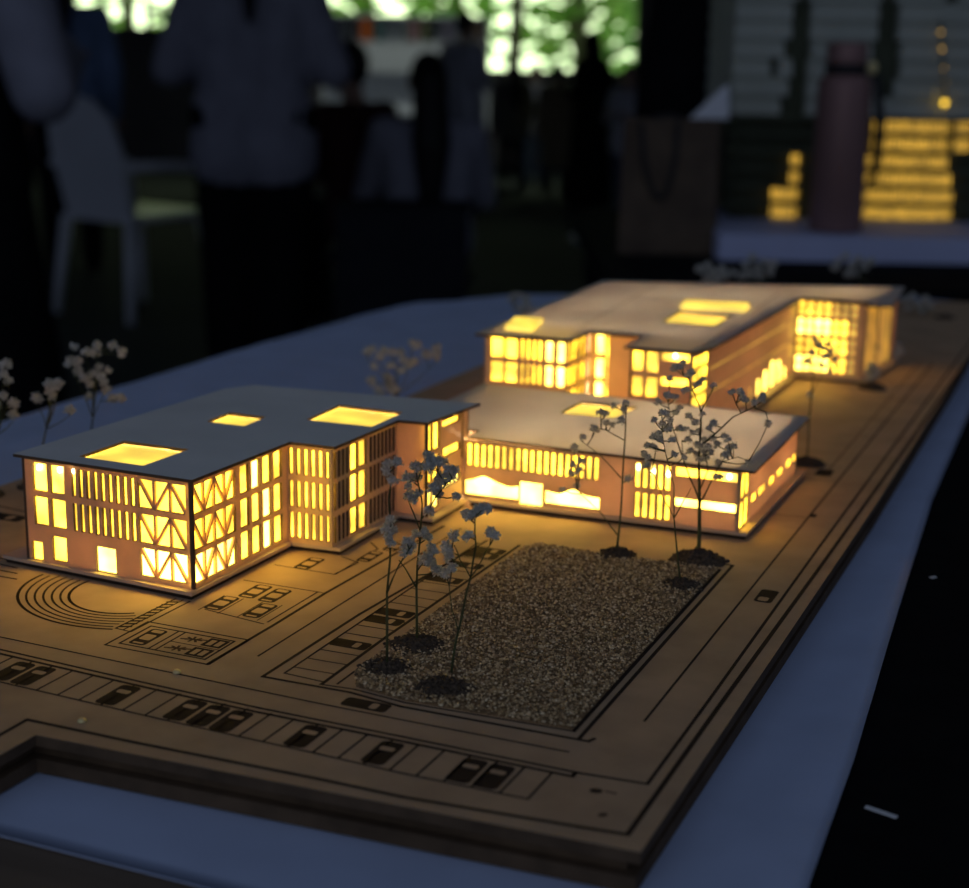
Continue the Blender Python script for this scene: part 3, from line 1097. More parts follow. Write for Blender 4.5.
def sprig(label, foot, stems, heads, mw=0, mh=0, size=1.0, r0=0.5, seed=1, group='dried flower trees on the board', jit=4.0, vfoot=None):
    """foot: pixel where the stem meets the ground; stems/heads traced in the plane of the stem, then spread in depth"""
    rr = random.Random(seed)
    f0 = at_z(*foot, 0.4) if vfoot is None else vfoot
    v0 = f0.y
    root = thing('dried_flower_tree', mm(f0.x, f0.y, 0), label, 'model tree', group)
    mb = MB()
    nodes_ = []

    def P(px, py, k=0.0):
        q = at_v(px, py, v0 + k)
        return q
    for s, (pts, ra, rb) in enumerate(stems):
        k = 0 if s == 0 else rr.uniform(-jit, jit)
        q = []
        n = len(pts)
        for i, p in enumerate(pts):
            a = P(p[0], p[1], k * (i / max(1, n - 1)))
            q.append(a)
        if s == 0:
            q[0] = Vector((f0.x, f0.y, 0.2))
        # finer bends
        fine = []
        for a, b in zip(q[:-1], q[1:]):
            for t in (0, 0.5):
                w_ = a.lerp(b, t)
                if t:
                    w_ += Vector((rr.uniform(-0.25, 0.25), rr.uniform(-0.25, 0.25), 0))
                fine.append(w_)
        fine.append(q[-1])
        m_ = len(fine)
        mb.tube([mm(*p) for p in fine], [(ra + (rb - ra) * i / (m_ - 1)) / 1000 for i in range(m_)], 6)
        for j in range(8 * m_):
            t = j / (8 * m_ - 1) * (m_ - 1)
            i = min(int(t), m_ - 2)
            nodes_.append(fine[i].lerp(fine[i + 1], t - i))
    tw = MB()
    hs = []
    for (px, py) in heads:
        q = P(px, py, rr.uniform(-jit, jit))
        best, bd = None, 1e9
        for nd in nodes_:
            if nd.z > q.z - 1.0:
                continue
            e = Vector((nd.x - q.x, (nd.y - q.y) * 0.5, (nd.z - q.z) * 0.75)).length + 0.05 * nd.z * 0
            if e < bd:
                best, bd = nd, e
        if best is not None:
            mid = best.lerp(q, 0.55) + Vector((0, 0, -0.12 * (q - best).length * 0.5))
            mb.tube([mm(*best), mm(*mid), mm(*q)], [0.00022, 0.0002, 0.00016], 5)
            nodes_.append(mid)
        hs.append(q)
    mb.build('stem', M['stem'], root)
    for q in hs:
        o = bpy.data.objects.new('flower_head', rr.choice(FLOWERS))
        C.objects.link(o)
        o.parent = root
        o.location = mm(*q) - ORG[root.name]
        o.rotation_euler = (rr.uniform(-0.6, 0.6), rr.uniform(-0.6, 0.6), rr.uniform(0, 6.3))
        k = size * 1.25 * rr.uniform(0.85, 1.15)
        o.scale = (k, k, k)
    if mw:
        mound(root, f0.x, f0.y, mw, mh, seed)
    return root


sprig('dried flower tree with a straight stem, front left corner of the gravel plot', (387, 668),
      [([(387, 668), (387, 593)], 0.42, 0.36), ([(387, 593), (390, 560), (391, 530), (389, 500), (391, 480)], 0.34, 0.2), ([(387, 593), (399, 565), (412, 545)], 0.3, 0.2), ([(390, 545), (384, 530)], 0.2, 0.15)],
      [(388, 464), (397.6, 462), (393, 480.7), (386, 470), (390.5, 520), (388, 536), (391, 543), (386, 529), (407, 542), (406, 552), (411, 547), (393, 530)], 17, 2.6, seed=11)
sprig('bushiest of the foreground flower trees, rising behind the left corner mound of the gravel', (417, 645),
      [([(417, 645), (416.5, 588)], 0.42, 0.36), ([(416.5, 588), (420, 540), (422, 512), (421, 495)], 0.34, 0.22), ([(420, 530), (410, 505), (407, 492)], 0.22, 0.15),
       ([(421, 520), (436, 497), (446, 484), (452, 478)], 0.24, 0.15), ([(416.5, 588), (405, 568), (399, 560)], 0.28, 0.18), ([(418, 570), (428, 556), (434, 562)], 0.22, 0.15)],
      [(430.7, 457), (438, 463), (433, 461), (427, 455), (415, 467), (422, 467), (428, 468), (407, 477), (417, 477), (411, 479), (408, 487), (419, 493.6), (412, 499), (409, 496), (433, 489), (437, 494), (438, 482), (441, 478), (447, 476), (444, 483),
       (452, 478), (454, 470), (451, 473), (448, 469), (456, 497), (429, 511), (436, 487), (442, 462), (416, 534.6), (409, 542.5), (427, 538), (424, 533), (431, 547), (427, 557), (423.6, 561), (432, 564.5), (438, 571), (429, 561), (435, 570), (434, 552)], 20, 2.8, seed=12)
sprig('leaning flower tree whose stem slants right over the gravel, third in the foreground', (451, 674),
      [([(451, 674), (456, 640), (464, 605), (470.6, 577.7)], 0.42, 0.3), ([(470.6, 577.7), (476, 545), (475, 520), (478, 514)], 0.28, 0.16), ([(471, 577), (482, 560), (490, 545)], 0.2, 0.15), ([(470.6, 577.7), (460, 560), (454, 545)], 0.2, 0.15), ([(458, 632), (452, 610), (449, 585)], 0.2, 0.15)],
      [(469, 517), (466, 513), (474, 514), (482, 509), (486, 508.6), (477, 511), (468.5, 536), (494, 536), (491, 533), (445.7, 545.6), (453.6, 536), (449, 557), (452, 568), (446, 573), (447, 551)], 0, 0, seed=13)
# mound on its own, right of the leaning tree's foot
p = at_z(444, 690, 0)
mo = thing('soil_heap', mm(p.x, p.y, 0), 'loose heap of dark soil on the gravel at the foot of the leaning flower tree', 'soil heap')
mound(mo, p.x, p.y, 19, 3.0, 31)
sprig('slender flower tree at the back edge of the gravel, in front of the wavy windows', (617, 555),
      [([(617, 555), (619, 530), (622, 490), (625, 440), (626, 403)], 0.45, 0.2), ([(617.5, 535), (600, 512), (577, 490)], 0.22, 0.13), ([(621, 478), (600, 455), (580, 440)], 0.22, 0.13), ([(624, 440), (606, 430), (597, 428)], 0.2, 0.13)],
      [(613.5, 406), (626, 403), (600.5, 412.6), (606, 413.5), (606, 423.6), (612, 425), (621, 421), (596, 430), (594, 428), (583, 437.5), (574, 448), (628, 479), (573, 464.6), (580, 470), (577, 486), (571.6, 474), (562, 490), (581, 462), (624, 410)], 15, 3.4, size=0.86, seed=14)
main_heads = [(679, 367), (674, 368), (683, 363.5), (692, 373), (689, 374), (670, 378.7), (685.6, 390.5), (697.5, 384.6), (702.5, 380), (714, 385.5), (732, 392), (739.7, 392), (742, 398), (746, 400.7), (754, 403), (761.6, 400), (763, 396), (768, 424), (667, 395), (671, 397), (676, 398), (658, 402), (679, 408), (675.5, 412.5), (689, 416.7), (702.5, 414), (695, 422.6), (680, 428.5), (685.6, 429), (693, 433), (712.6, 438), (724.5, 436), (728, 440), (733.8, 446), (728.7, 448), (728.7, 454.7), (724, 455), (717, 444.6), (718.5, 463), (704, 453), (697.4, 454.7), (699, 460), (706, 458), (749, 463), (717, 477.5), (721, 477), (714, 423.5), (709, 428.5), (699, 431), (697.4, 444.6), (690.7, 451), (704, 440), (708, 447), (701, 447), (711, 452), (688, 440)]
sprig('tallest, fullest flower tree, thick forked stem, near the two-storey building corner', (698, 560),
      [([(698, 560), (699.5, 520), (699, 470)], 0.85, 0.55), ([(699, 470), (700, 440), (701, 412), (695, 395), (688, 378)], 0.42, 0.16), ([(701, 412), (708, 398), (713, 388)], 0.22, 0.13), ([(700, 447), (716, 433), (733, 417), (752, 408), (762, 402)], 0.4, 0.14), ([(754, 408), (766, 412), (768, 422)], 0.15, 0.1),
       ([(699, 500), (690, 478), (684, 462), (682, 440)], 0.35, 0.15), ([(699, 505), (712, 480), (722, 462), (728, 450)], 0.32, 0.14), ([(722, 462), (738, 457), (749, 461)], 0.14, 0.1), ([(700, 490), (708, 470), (705, 455)], 0.25, 0.14), ([(690, 478), (680, 450), (672, 425), (668, 402)], 0.25, 0.13)],
      main_heads, 21, 5.0, size=0.82, seed=15, r0=0.8, jit=6)
sprig('thin-stemmed flower tree leaning left in front of the tallest one, gravel edge', (681, 586),
      [([(681, 586), (677, 550), (674, 518)], 0.36, 0.26), ([(674, 518), (674, 485), (666, 455), (662, 430)], 0.22, 0.13), ([(674, 518), (684, 500), (691, 488)], 0.2, 0.12), ([(674, 518), (664, 500), (652, 470)], 0.2, 0.12)],
      [(662, 413), (666, 414), (654, 420), (670, 421), (663, 424), (668, 430), (653.5, 437), (658.6, 434.5), (647.6, 445.4), (652, 446), (656, 449), (644, 454), (647.6, 458), (646.8, 465.7), (674.6, 454.7), (684, 458), (668, 428), (660, 440), (672, 440)], 15, 3.2, size=0.82, seed=16)
sprig('faint thin flower tree in the lit court behind the right end of the two-storey building', (807, 463),
      [([(807, 463), (809, 420), (812, 385), (818, 352)], 0.4, 0.2), ([(811, 395), (822, 375), (829, 358)], 0.2, 0.12)],
      [(815, 341), (819, 345), (824, 349), (830, 352), (828, 344), (812, 352), (808, 361), (822, 366), (830, 371), (835, 360), (826, 357), (810, 395)], 17, 3.4, size=1.0, seed=17)
sprig('stubby flower tree beside the front corner of the projecting wing', (872, 388), [([(872, 388), (872, 376), (873, 366)], 0.5, 0.3)],
      [(871, 366), (876, 369), (868, 372), (875, 375), (870, 378)], 16, 4.0, size=1.3, seed=18)
sprig('small pale flower sprig at the far right end of the projecting wing', (892, 363), [([(892, 363), (893, 356), (895, 350)], 0.4, 0.25)],
      [(893, 350), (897, 347), (899, 352), (895, 355), (890, 353)], 0, 0, size=1.6, seed=19)


def cloud(c, w, h, n, seed):
    rr = random.Random(seed)
    out = []
    while len(out) < n:
        x, y = rr.uniform(-1, 1), rr.uniform(-1, 1)
        if x * x + y * y < 1:
            out.append((c[0] + x * w / 2, c[1] + y * h / 2))
    return out


def sprig_at(label, u, v, heads, size, seed, jit=6, extra=()):
    f0 = Vector((u, v, 0.2))
    cx = sum(p[0] for p in heads) / len(heads)
    top, bot = min(p[1] for p in heads), max(p[1] for p in heads)
    # foot as seen
    d = RM.transposed() @ (mm(u, v, 0.2) - CAM)
    fx, fy = 484.5 + FPX * d.x / -d.z, 444 - FPX * d.y / -d.z
    mid = (fx * 0.35 + cx * 0.65, bot + (fy - bot) * 0.25)
    st = [([(fx, fy), mid, (cx, (top + bot) / 2)], 0.45, 0.2)]
    for k, q in enumerate(sorted(heads)[::max(1, len(heads) // 4)]):
        st.append(([mid, ((mid[0] + q[0]) / 2 + 2, (mid[1] + q[1]) / 2 + 3), (q[0], q[1] + 6)], 0.25, 0.13))
    return sprig(label, (0, 0), st, heads, 14, 3, size=size, seed=seed, jit=jit, vfoot=f0)


sprig_at('widely branched flower tree at far left behind the nearest building corner', -316, 186,
         [(74, 347), (86.7, 352), (97, 345), (113.5, 346), (122, 352), (70, 362), (78, 362), (78, 371.6), (94, 374), (108, 370.6), (104, 382), (90, 385), (89, 397), (112.5, 399.5), (120, 398), (99, 367), (85, 379), (96, 352), (101, 376), (107, 390)], 1.25, 41)
sprig_at('low small flower sprig just left of the widely branched one', -322, 158,
         [(48.5, 383), (58, 383), (49.5, 391), (55, 388), (37, 398), (69, 410), (52, 396)], 1.25, 42)
sprig_at('flower tree cut off by the left edge of the photo', -331, 140,
         [(6, 364), (9, 381), (2.5, 396), (13.4, 415), (13, 403.6), (3, 375), (-8, 380), (-14, 395), (-5, 405)], 1.25, 43)
q = at_z(394, 412, 0)
sprig_at('flower tree rising behind the roof of the nearest building', q.x, q.y,
         [(367, 352), (374, 366), (371, 381), (379, 391), (392, 352), (400, 353), (404, 360), (391, 366), (402, 371), (408, 365), (413, 363), (413, 343), (417, 346), (426, 355), (437, 348), (436, 356), (390, 386), (395, 390), (384, 350), (372, 350), (388, 378), (380, 357)], 1.45, 44, 8)
q = at_z(524, 345, 0)
sprig_at('flower tree behind the left end of the four-storey building', q.x, q.y,
         [(512, 300), (519, 296), (526, 300), (516, 307), (523, 310), (532, 310), (538, 314), (541, 318), (536, 322), (514, 296), (527, 305)], 1.7, 45, 8)
sprig_at('golden-lit flower tree behind the middle of the far roof', -205, 770,
         [(700, 270), (708, 266), (713, 272), (718, 278), (707, 277), (722, 270), (726, 276), (712, 283), (704, 284), (733, 273), (692, 288), (686, 288)], 2.0, 46, 8)
sprig_at('dim flower tree right of the golden one, behind the far roof', -150, 822,
         [(745, 266), (752, 258), (758, 268), (765, 262), (770, 272), (760, 276), (750, 274), (742, 276), (773, 264)], 1.9, 47, 8)
sprig_at('dim flower tree against the black gap, left of the wing roof', -75, 860,
         [(838, 262), (846, 256), (852, 266), (858, 260), (864, 268), (870, 262), (848, 274), (835, 268), (856, 273)], 1.9, 48, 8)
sprig_at('dark flower tree at the far right end of the board', -30, 830,
         [(905, 300), (912, 296), (918, 304), (925, 299), (930, 306), (908, 308), (922, 310)], 1.6, 49, 8)

# ------------------------------------------------------------------ rear stand with tower model, flask, paper bag
def wpt(px, py, d):
    """point seen at (px, py), at distance d (m) ahead of the camera along the floor"""
    r = ray(px, py)
    return CAM + r * (d / (r.x * FW.x + r.y * FW.y))


AX, AY = Vector((RT.x, RT.y, 0)), Vector((FW.x, FW.y, 0))
DS = 1.90
ZT = zed(262, DS, 800)


def hbox(mb, a0, a1, d0, d1, z0, z1, mat=0):
    """box in hall directions: a = sideways, d = ahead of the camera"""
    p = [hall(a0, d0, 0), hall(a1, d0, 0), hall(a1, d1, 0), hall(a0, d1, 0)]
    return mb.hexa([Vector((q.x, q.y, z0)) for q in p] + [Vector((q.x, q.y, z1)) for q in p], mat)


def acoord(p):
    return (p.x - CAM.x) * RT.x + (p.y - CAM.y) * RT.y


a_l = acoord(wpt(611, 262, 1.72))
rs = thing('rear_table', hall(0.4, 2.1, 0), 'black-draped table behind the model board carrying the tower model and flask', 'table')
mb = MB()
hbox(mb, a_l, 1.15, 1.66, 2.55, ZT - 0.03, ZT)
mb.build('table_top', M['blackcloth2'], rs)
mb = MB()
n = 40
pts_f = []
for i in range(n + 1):
    t = i / n
    q = hall(a_l + (1.15 - a_l) * t, 1.652 + 0.012 * math.sin(t * 40), 0)
    pts_f.append(q)
vs = [Vector((q.x, q.y, ZT + 0.001)) for q in pts_f] + [Vector((q.x, q.y, 0.02)) + Vector((-FW.x, -FW.y, 0)) * 0.02 for q in pts_f]
bk = [p + Vector((FW.x, FW.y, 0)) * 0.004 for p in vs]
k = 2 * (n + 1)
mb.add(vs + bk, [(i, n + 1 + i, n + 2 + i, i + 1) for i in range(n)] + [(k + i + 1, k + n + 2 + i, k + n + 1 + i, k + i) for i in range(n)], 0, True)
mb.build('front_drape', M['blackcloth2'], rs)
for a, d in ((a_l + 0.04, 1.72), (1.1, 1.72), (a_l + 0.04, 2.5), (1.1, 2.5)):
    mb = MB()
    hbox(mb, a - 0.02, a + 0.02, d - 0.02, d + 0.02, 0, ZT - 0.03)
    mb.build('leg', M['blackcloth2'], rs)
# pale slab
a_s = acoord(wpt(719, 250, DS))
zs1 = wpt(800, 236, DS).z
mb = MB()
hbox(mb, a_s, 1.05, DS, DS + 0.5, ZT + 0.0005, zs1)
tag(mb.build('foam_slab', M['foam']), 'thick pale lavender foam slab under the tower model on the black rear table', 'foam slab')
# flask
fb = wpt(834.5, 236, DS + 0.06)
fb.z = zs1 + 0.0005
fr = 27.0 / FPX * (DS + 0.06) * 0.97
fh = (wpt(834.5, 42, DS + 0.06).z - fb.z)
fl = thing('flask', fb, 'dusty pink steel flask with black band, standing on the foam slab before the tower', 'flask')
mb = MB()
mb.lathe(fb, [(fr * 0.93, 0), (fr, 0.004), (fr, fh * 0.775), (fr * 0.97, fh * 0.80), (fr * 0.86, fh * 0.822), (fr * 0.76, fh * 0.83), (fr * 0.76, fh * 0.84)], 32)
mb.build('bottle_body', M['pink'], fl)
mb = MB()
mb.lathe(fb, [(fr * 0.775, fh * 0.832), (fr * 0.775, fh * 0.885)], 32)
mb.build('black_band', M['blackplastic'], fl, label='black band under the lid')
mb = MB()
mb.lathe(fb, [(fr * 0.74, fh * 0.884), (fr * 0.75, fh * 0.90), (fr * 0.75, fh * 0.985), (fr * 0.70, fh)], 32)
mb.build('lid', M['pink'], fl)
mb = MB()
q0 = fb + AX * fr * 0.86 - AY * fr * 0.2 + Vector((0, 0, fh * 0.85))
mb.tube([q0, q0 + AX * 0.010 + Vector((0, 0, -0.01)), q0 + AX * 0.016 + Vector((0, 0, -0.06)), q0 + AX * 0.015 + Vector((0, 0, -0.115)), q0 + AX * 0.011 + Vector((0, 0, -0.135))], [0.004, 0.005, 0.006, 0.0055, 0.003], 8)
mb.build('strap', M['blackplastic'], fl, label='black carrying strap')
mb = MB()
mb.ball(fb + AX * fr * 0.86 - AY * fr * 0.45 + Vector((0, 0, fh * 0.87)), (0.006, 0.005, 0.008), 12, 8)
mb.build('clasp', M['brass'], fl, label='gold-coloured clasp')

# tower model: white floor slabs over a lit podium
DT = 2.10
tw = thing('tower_model', hall(acoord(wpt(880, 236, DT)), DT + 0.1, zs1 + 0.0005), 'tall tower model of stacked white floors with yellow-lit lower storeys', 'building model')
aL, aR = acoord(wpt(731, 120, DT)), acoord(wpt(1010, 120, DT))
zt0 = zs1 + 0.001
zw = wpt(850, 116, DT).z                        # where the white floors start
mb = MB()
hbox(mb, aL + 0.012, aR - 0.01, DT + 0.02, DT + 0.24, zt0, zw + 0.42)
mb.build('core', M['towerdark'], tw)
rr = random.Random(5)
step = 18.5 / FPX * DT * 0.97
for k in range(16):                             # white floors
    z = zw + step * k
    segs = [(731, 787), (806, 872), (893, 1010)] if k % 3 else [(731, 792), (802, 874), (888, 936), (950, 1010)]
    if k == 2:
        segs = [(731, 768), (776, 790), (806, 868), (898, 1010)]
    if k == 3:
        segs = [(731, 781), (808, 868), (897, 1010)]
    if k == 0:
        segs = [(731, 780), (806, 1010)]
    mb = MB()
    for a, b in segs:
        hbox(mb, acoord(wpt(a, 110, DT)), acoord(wpt(b, 110, DT)), DT, DT + 0.25, z, z + step * 0.70)
        hbox(mb, acoord(wpt(a, 110, DT)) + 0.001, acoord(wpt(b, 110, DT)) - 0.001, DT + 0.006, DT + 0.24, z + step * 0.70, z + step)
    mb.build('floor_slab', M['towerwhite'], tw)
pstep = (zw - zt0) / 6
for k in range(6):                              # podium storeys
    z = zt0 + pstep * k
    mb = MB()
    hbox(mb, aL, aR, DT, DT + 0.25, z + pstep * 0.80, z + pstep * 0.999)
    for i in range(64):
        a = aL + (aR - aL) * i / 63
        hbox(mb, a - 0.0009, a + 0.0009, DT + 0.001, DT + 0.004, z, z + pstep * 0.8)
    mb.build('podium_storey', M['towerdark'], tw)
    for (x0, x1) in ([(774, 800), (862, 955)] if k in (0, 1) else [(790, 800), (858, 952)] if k == 2 else [(790, 800), (860, 948)] if k == 3 else [(871, 946), (952, 969)]):
        mb = MB()
        xx = x0
        hbox(mb, acoord(wpt(x0, 180, DT)), acoord(wpt(x1, 180, DT)), DT + 0.008, DT + 0.010, z + pstep * 0.1, z + pstep * 0.74)
        mb.build('window_pane', M['pane_dim'], tw)
for px, py, r, mt in ((941, 32, 0.0022, 'pane_dim'), (942, 49, 0.0022, 'pane_dim'), (945, 103, 0.0035, 'pane'), (944, 68, 0.0012, 'pane_dim'), (946, 82, 0.0012, 'pane_dim')):
    mb = MB()
    mb.ball(wpt(px, py, DT - 0.008), r, 10, 8)
    mb.build('led_bulb', M[mt], tw)
mb = MB()
mb.tube([wpt(941, 20, DT - 0.004), wpt(943, 60, DT - 0.004), wpt(946, 108, DT - 0.004)], 0.0016, 6)
mb.build('wire', M['towerdark'], tw)

# paper bag
DB = 1.95
zb = ZT + 0.0005
bl_, br_ = acoord(wpt(617, 256, DB)), acoord(wpt(713, 256, DB))
bag_top = wpt(660, 120, DB).z
bag = thing('paper_bag', hall((bl_ + br_) / 2, DB + 0.04, zb), 'brown kraft paper carrier bag with dark looped handles on the black rear table', 'paper bag')
mb = MB()
p = []
cols = [(bl_, DB), (br_, DB), (br_ + 0.014, DB + 0.07), (bl_ + 0.010, DB + 0.075)]
lo = [Vector((*hall(a, d).xy, zb)) for a, d in cols]
hi = [Vector((*hall(a + (0.002 if i in (0, 3) else -0.001), d).xy, bag_top)) for i, (a, d) in enumerate(cols)]
cen = sum(hi, Vector()) / 4
ins = [q + (cen - q).normalized() * 0.0015 for q in hi]
inb = [q.copy() for q in ins]
for q in inb:
    q.z = zb + 0.004
mb.add(lo + hi + ins + inb, [(3, 2, 1, 0), (0, 1, 5, 4), (1, 2, 6, 5), (2, 3, 7, 6), (3, 0, 4, 7),
                             (4, 5, 9, 8), (5, 6, 10, 9), (6, 7, 11, 10), (7, 4, 8, 11),
                             (9, 13, 12, 8), (10, 14, 13, 9), (11, 15, 14, 10), (8, 12, 15, 11), (12, 13, 14, 15)])
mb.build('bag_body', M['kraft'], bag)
for dd, sgn in ((-0.003, 1),):
    mb = MB()
    q = []
    for i in range(17):
        t = i / 16
        px = 641 + 37 * t
        py = 122 + 76 * math.sin(PI * t) ** 0.55
        q.append(wpt(px, py, DB + dd))
    mb.tube(q, 0.0032, 8)
    mb.build('handle', M['blackplastic'], bag, label='dark cord handle hanging down over the front')
mb = MB()
q = [wpt(650 + 34 * i / 12, 121 - 5 * math.sin(PI * i / 12), DB + 0.074) for i in range(13)]
mb.tube(q, 0.0032, 8)
mb.build('handle', M['blackplastic'], bag)

# ------------------------------------------------------------------ hall
mb = MB()
p = [hall(-14, -6), hall(14, -6), hall(14, 17.2), hall(-14, 17.2)]
mb.prism([Vector((q.x, q.y, -0.1)) for q in p], (0, 0, 0.1))
tag(mb.build('floor', M['floor']), kind='structure')
mb = MB()
hbox(mb, -14, 14, 1.4, 17.2, 3.3, 3.45)
tag(mb.build('ceiling', M['ceil']), kind='structure')
DW = 17.0
wins = []


def wa(px):
    return side(px, DW)


holes = [(wa(78), wa(196), zed(38, DW), 2.9), (wa(318), wa(636), zed(74, DW), 2.9), (wa(643), wa(668), zed(58, DW), 2.9)]
xs = sorted({-14.0, 14.0} | {h_[i] for h_ in holes for i in (0, 1)})
zs_ = sorted({0.0, 3.3} | {h_[i] for h_ in holes for i in (2, 3)})
mb = MB()
for i in range(len(xs) - 1):
    for j in range(len(zs_) - 1):
        x, z = (xs[i] + xs[i + 1]) / 2, (zs_[j] + zs_[j + 1]) / 2
        if not any(h_[0] < x < h_[1] and h_[2] < z < h_[3] for h_ in holes):
            hbox(mb, xs[i], xs[i + 1], DW, DW + 0.18, zs_[j], zs_[j + 1])
tag(mb.build('wall_back', M['wall']), kind='structure')
for sgn, nm in ((-1, 'left'), (1, 'right')):
    mb = MB()
    hbox(mb, *sorted((sgn * 14.0, sgn * 14.2)), 1.4, 17.2, 0, 3.3)
    tag(mb.build('wall_' + nm, M['wall']), kind='structure')
for k, h_ in enumerate(holes):
    mb = MB()
    f_ = 0.05
    hbox(mb, h_[0], h_[1], DW - 0.02, DW + 0.06, h_[2] - 0.02, h_[2] + f_)
    hbox(mb, h_[0], h_[1], DW - 0.02, DW + 0.06, h_[3] - f_, h_[3])
    cuts = [h_[0] + f_ / 2, h_[1] - f_ / 2] + {0: [wa(151)], 1: [wa(457)], 2: []}[k]
    for c in cuts:
        hbox(mb, c - f_ / 2, c + f_ / 2, DW - 0.02, DW + 0.06, h_[2], h_[3])
    if k == 0:
        hbox(mb, wa(151), h_[1], DW - 0.02, DW + 0.06, zed(20, DW), zed(14, DW))
    tag(mb.build('window_%d' % (k + 1), M['frame']), kind='structure')
mb = MB()
p = [hall(-40, 17.2), hall(40, 17.2), hall(40, 60), hall(-40, 60)]
mb.prism([Vector((q.x, q.y, -0.1)) for q in p], (0, 0, 0.08))
tag(mb.build('lawn', M['outground']), kind='structure')


# trees outside
def tree(a, d, cz, rx, rz, n, leaf, label, seed, trunk_r=0.14):
    rr = random.Random(seed)
    b = hall(a, d, 0)
    b.z = -0.02
    root = thing('garden_tree', b, label, 'tree', 'trees outside the windows')
    mb = MB()
    mb.tube([b, b + Vector((0.08, 0.03, cz * 0.5)), b + Vector((-0.05, 0, cz)), b + Vector((0.1, 0.05, cz + rz * 0.6))], [trunk_r, trunk_r * 0.8, trunk_r * 0.6, trunk_r * 0.2], 10)
    for k in range(6):
        t = rr.uniform(0.5, 0.9)
        s = b + Vector((0, 0, cz * t))
        e = b + Vector((rr.uniform(-rx, rx) * 0.7, rr.uniform(-rx, rx) * 0.7, cz + rr.uniform(-0.3, 0.5) * rz))
        mb.tube([s, s.lerp(e, 0.5) + Vector((0, 0, 0.15)), e], [trunk_r * 0.4, trunk_r * 0.25, 0.02], 6)
    mb.build('trunk', M['bark'], root)
    mb = MB()
    k = 0
    n = int(n * 0.5)
    while k < n:
        x, y, z = (rr.uniform(-1, 1) for _ in range(3))
        if x * x + y * y + z * z > 1 or noise.noise(Vector((x * 2.2 + seed, y * 2.2, z * 2.2))) < -0.12:
            continue
        k += 1
        c = b + Vector((x * rx, y * rx, cz + z * rz))
        s = rr.uniform(0.13, 0.30)
        rot = Matrix.Rotation(rr.uniform(0, 6.3), 3, 'Z') @ Matrix.Rotation(rr.uniform(0, 6.3), 3, 'X')
        q = [rot @ Vector(t) * s for t in ((-1, 0, 0), (0, -0.5, 0.12), (1, 0, 0), (0, 0.5, 0.12))]
        mb.add([c + t for t in q], [(0, 1, 2, 3)])
    mb.build('foliage', M[leaf], root)


tree(side(572, 22), 22, 2.5, 0.95, 1.5, 420, 'leaf_a', 'bright green leafy tree seen through the wide window, right of the pale trunk', 1)
tree(side(508, 18.6), 18.6, 3.9, 0.9, 0.8, 120, 'leaf_a', 'tree with a pale bare trunk standing close outside the wide window', 2, 0.10)
tree(side(650, 25), 25, 2.3, 0.9, 1.6, 420, 'leaf_b', 'deeper green tree filling the narrow window strip', 3)
tree(side(452, 25.5), 25.5, 2.1, 1.0, 1.5, 380, 'leaf_a', 'green tree behind the bookshelf, left in the wide window', 4)
tree(side(365, 22), 22, 2.6, 0.95, 1.2, 260, 'leaf_a', 'thin leafy tree over the bookshelf at the left end of the wide window', 5)
tree(side(130, 22), 22, 2.4, 1.3, 1.3, 240, 'leaf_a', 'sparse bright tree in the left window', 6)
tree(side(600, 31), 31, 1.5, 2.2, 1.1, 420, 'leaf_b', 'low bushy tree at the back of the garden', 7)

# ------------------------------------------------------------------ furniture and people in the hall
def remesh(o, voxel, smooth_it=4):
    m = o.modifiers.new('r', 'REMESH')
    m.mode = 'VOXEL'
    m.voxel_size = voxel
    s = o.modifiers.new('s', 'SMOOTH')
    s.iterations = smooth_it
    dg = bpy.context.evaluated_depsgraph_get()
    me = bpy.data.meshes.new_from_object(o.evaluated_get(dg))
    o.modifiers.clear()
    mats = [x for x in o.data.materials]
    o.data = me
    if not me.materials:
        for x in mats:
            me.materials.append(x)
    me.polygons.foreach_set('use_smooth', [True] * len(me.polygons))


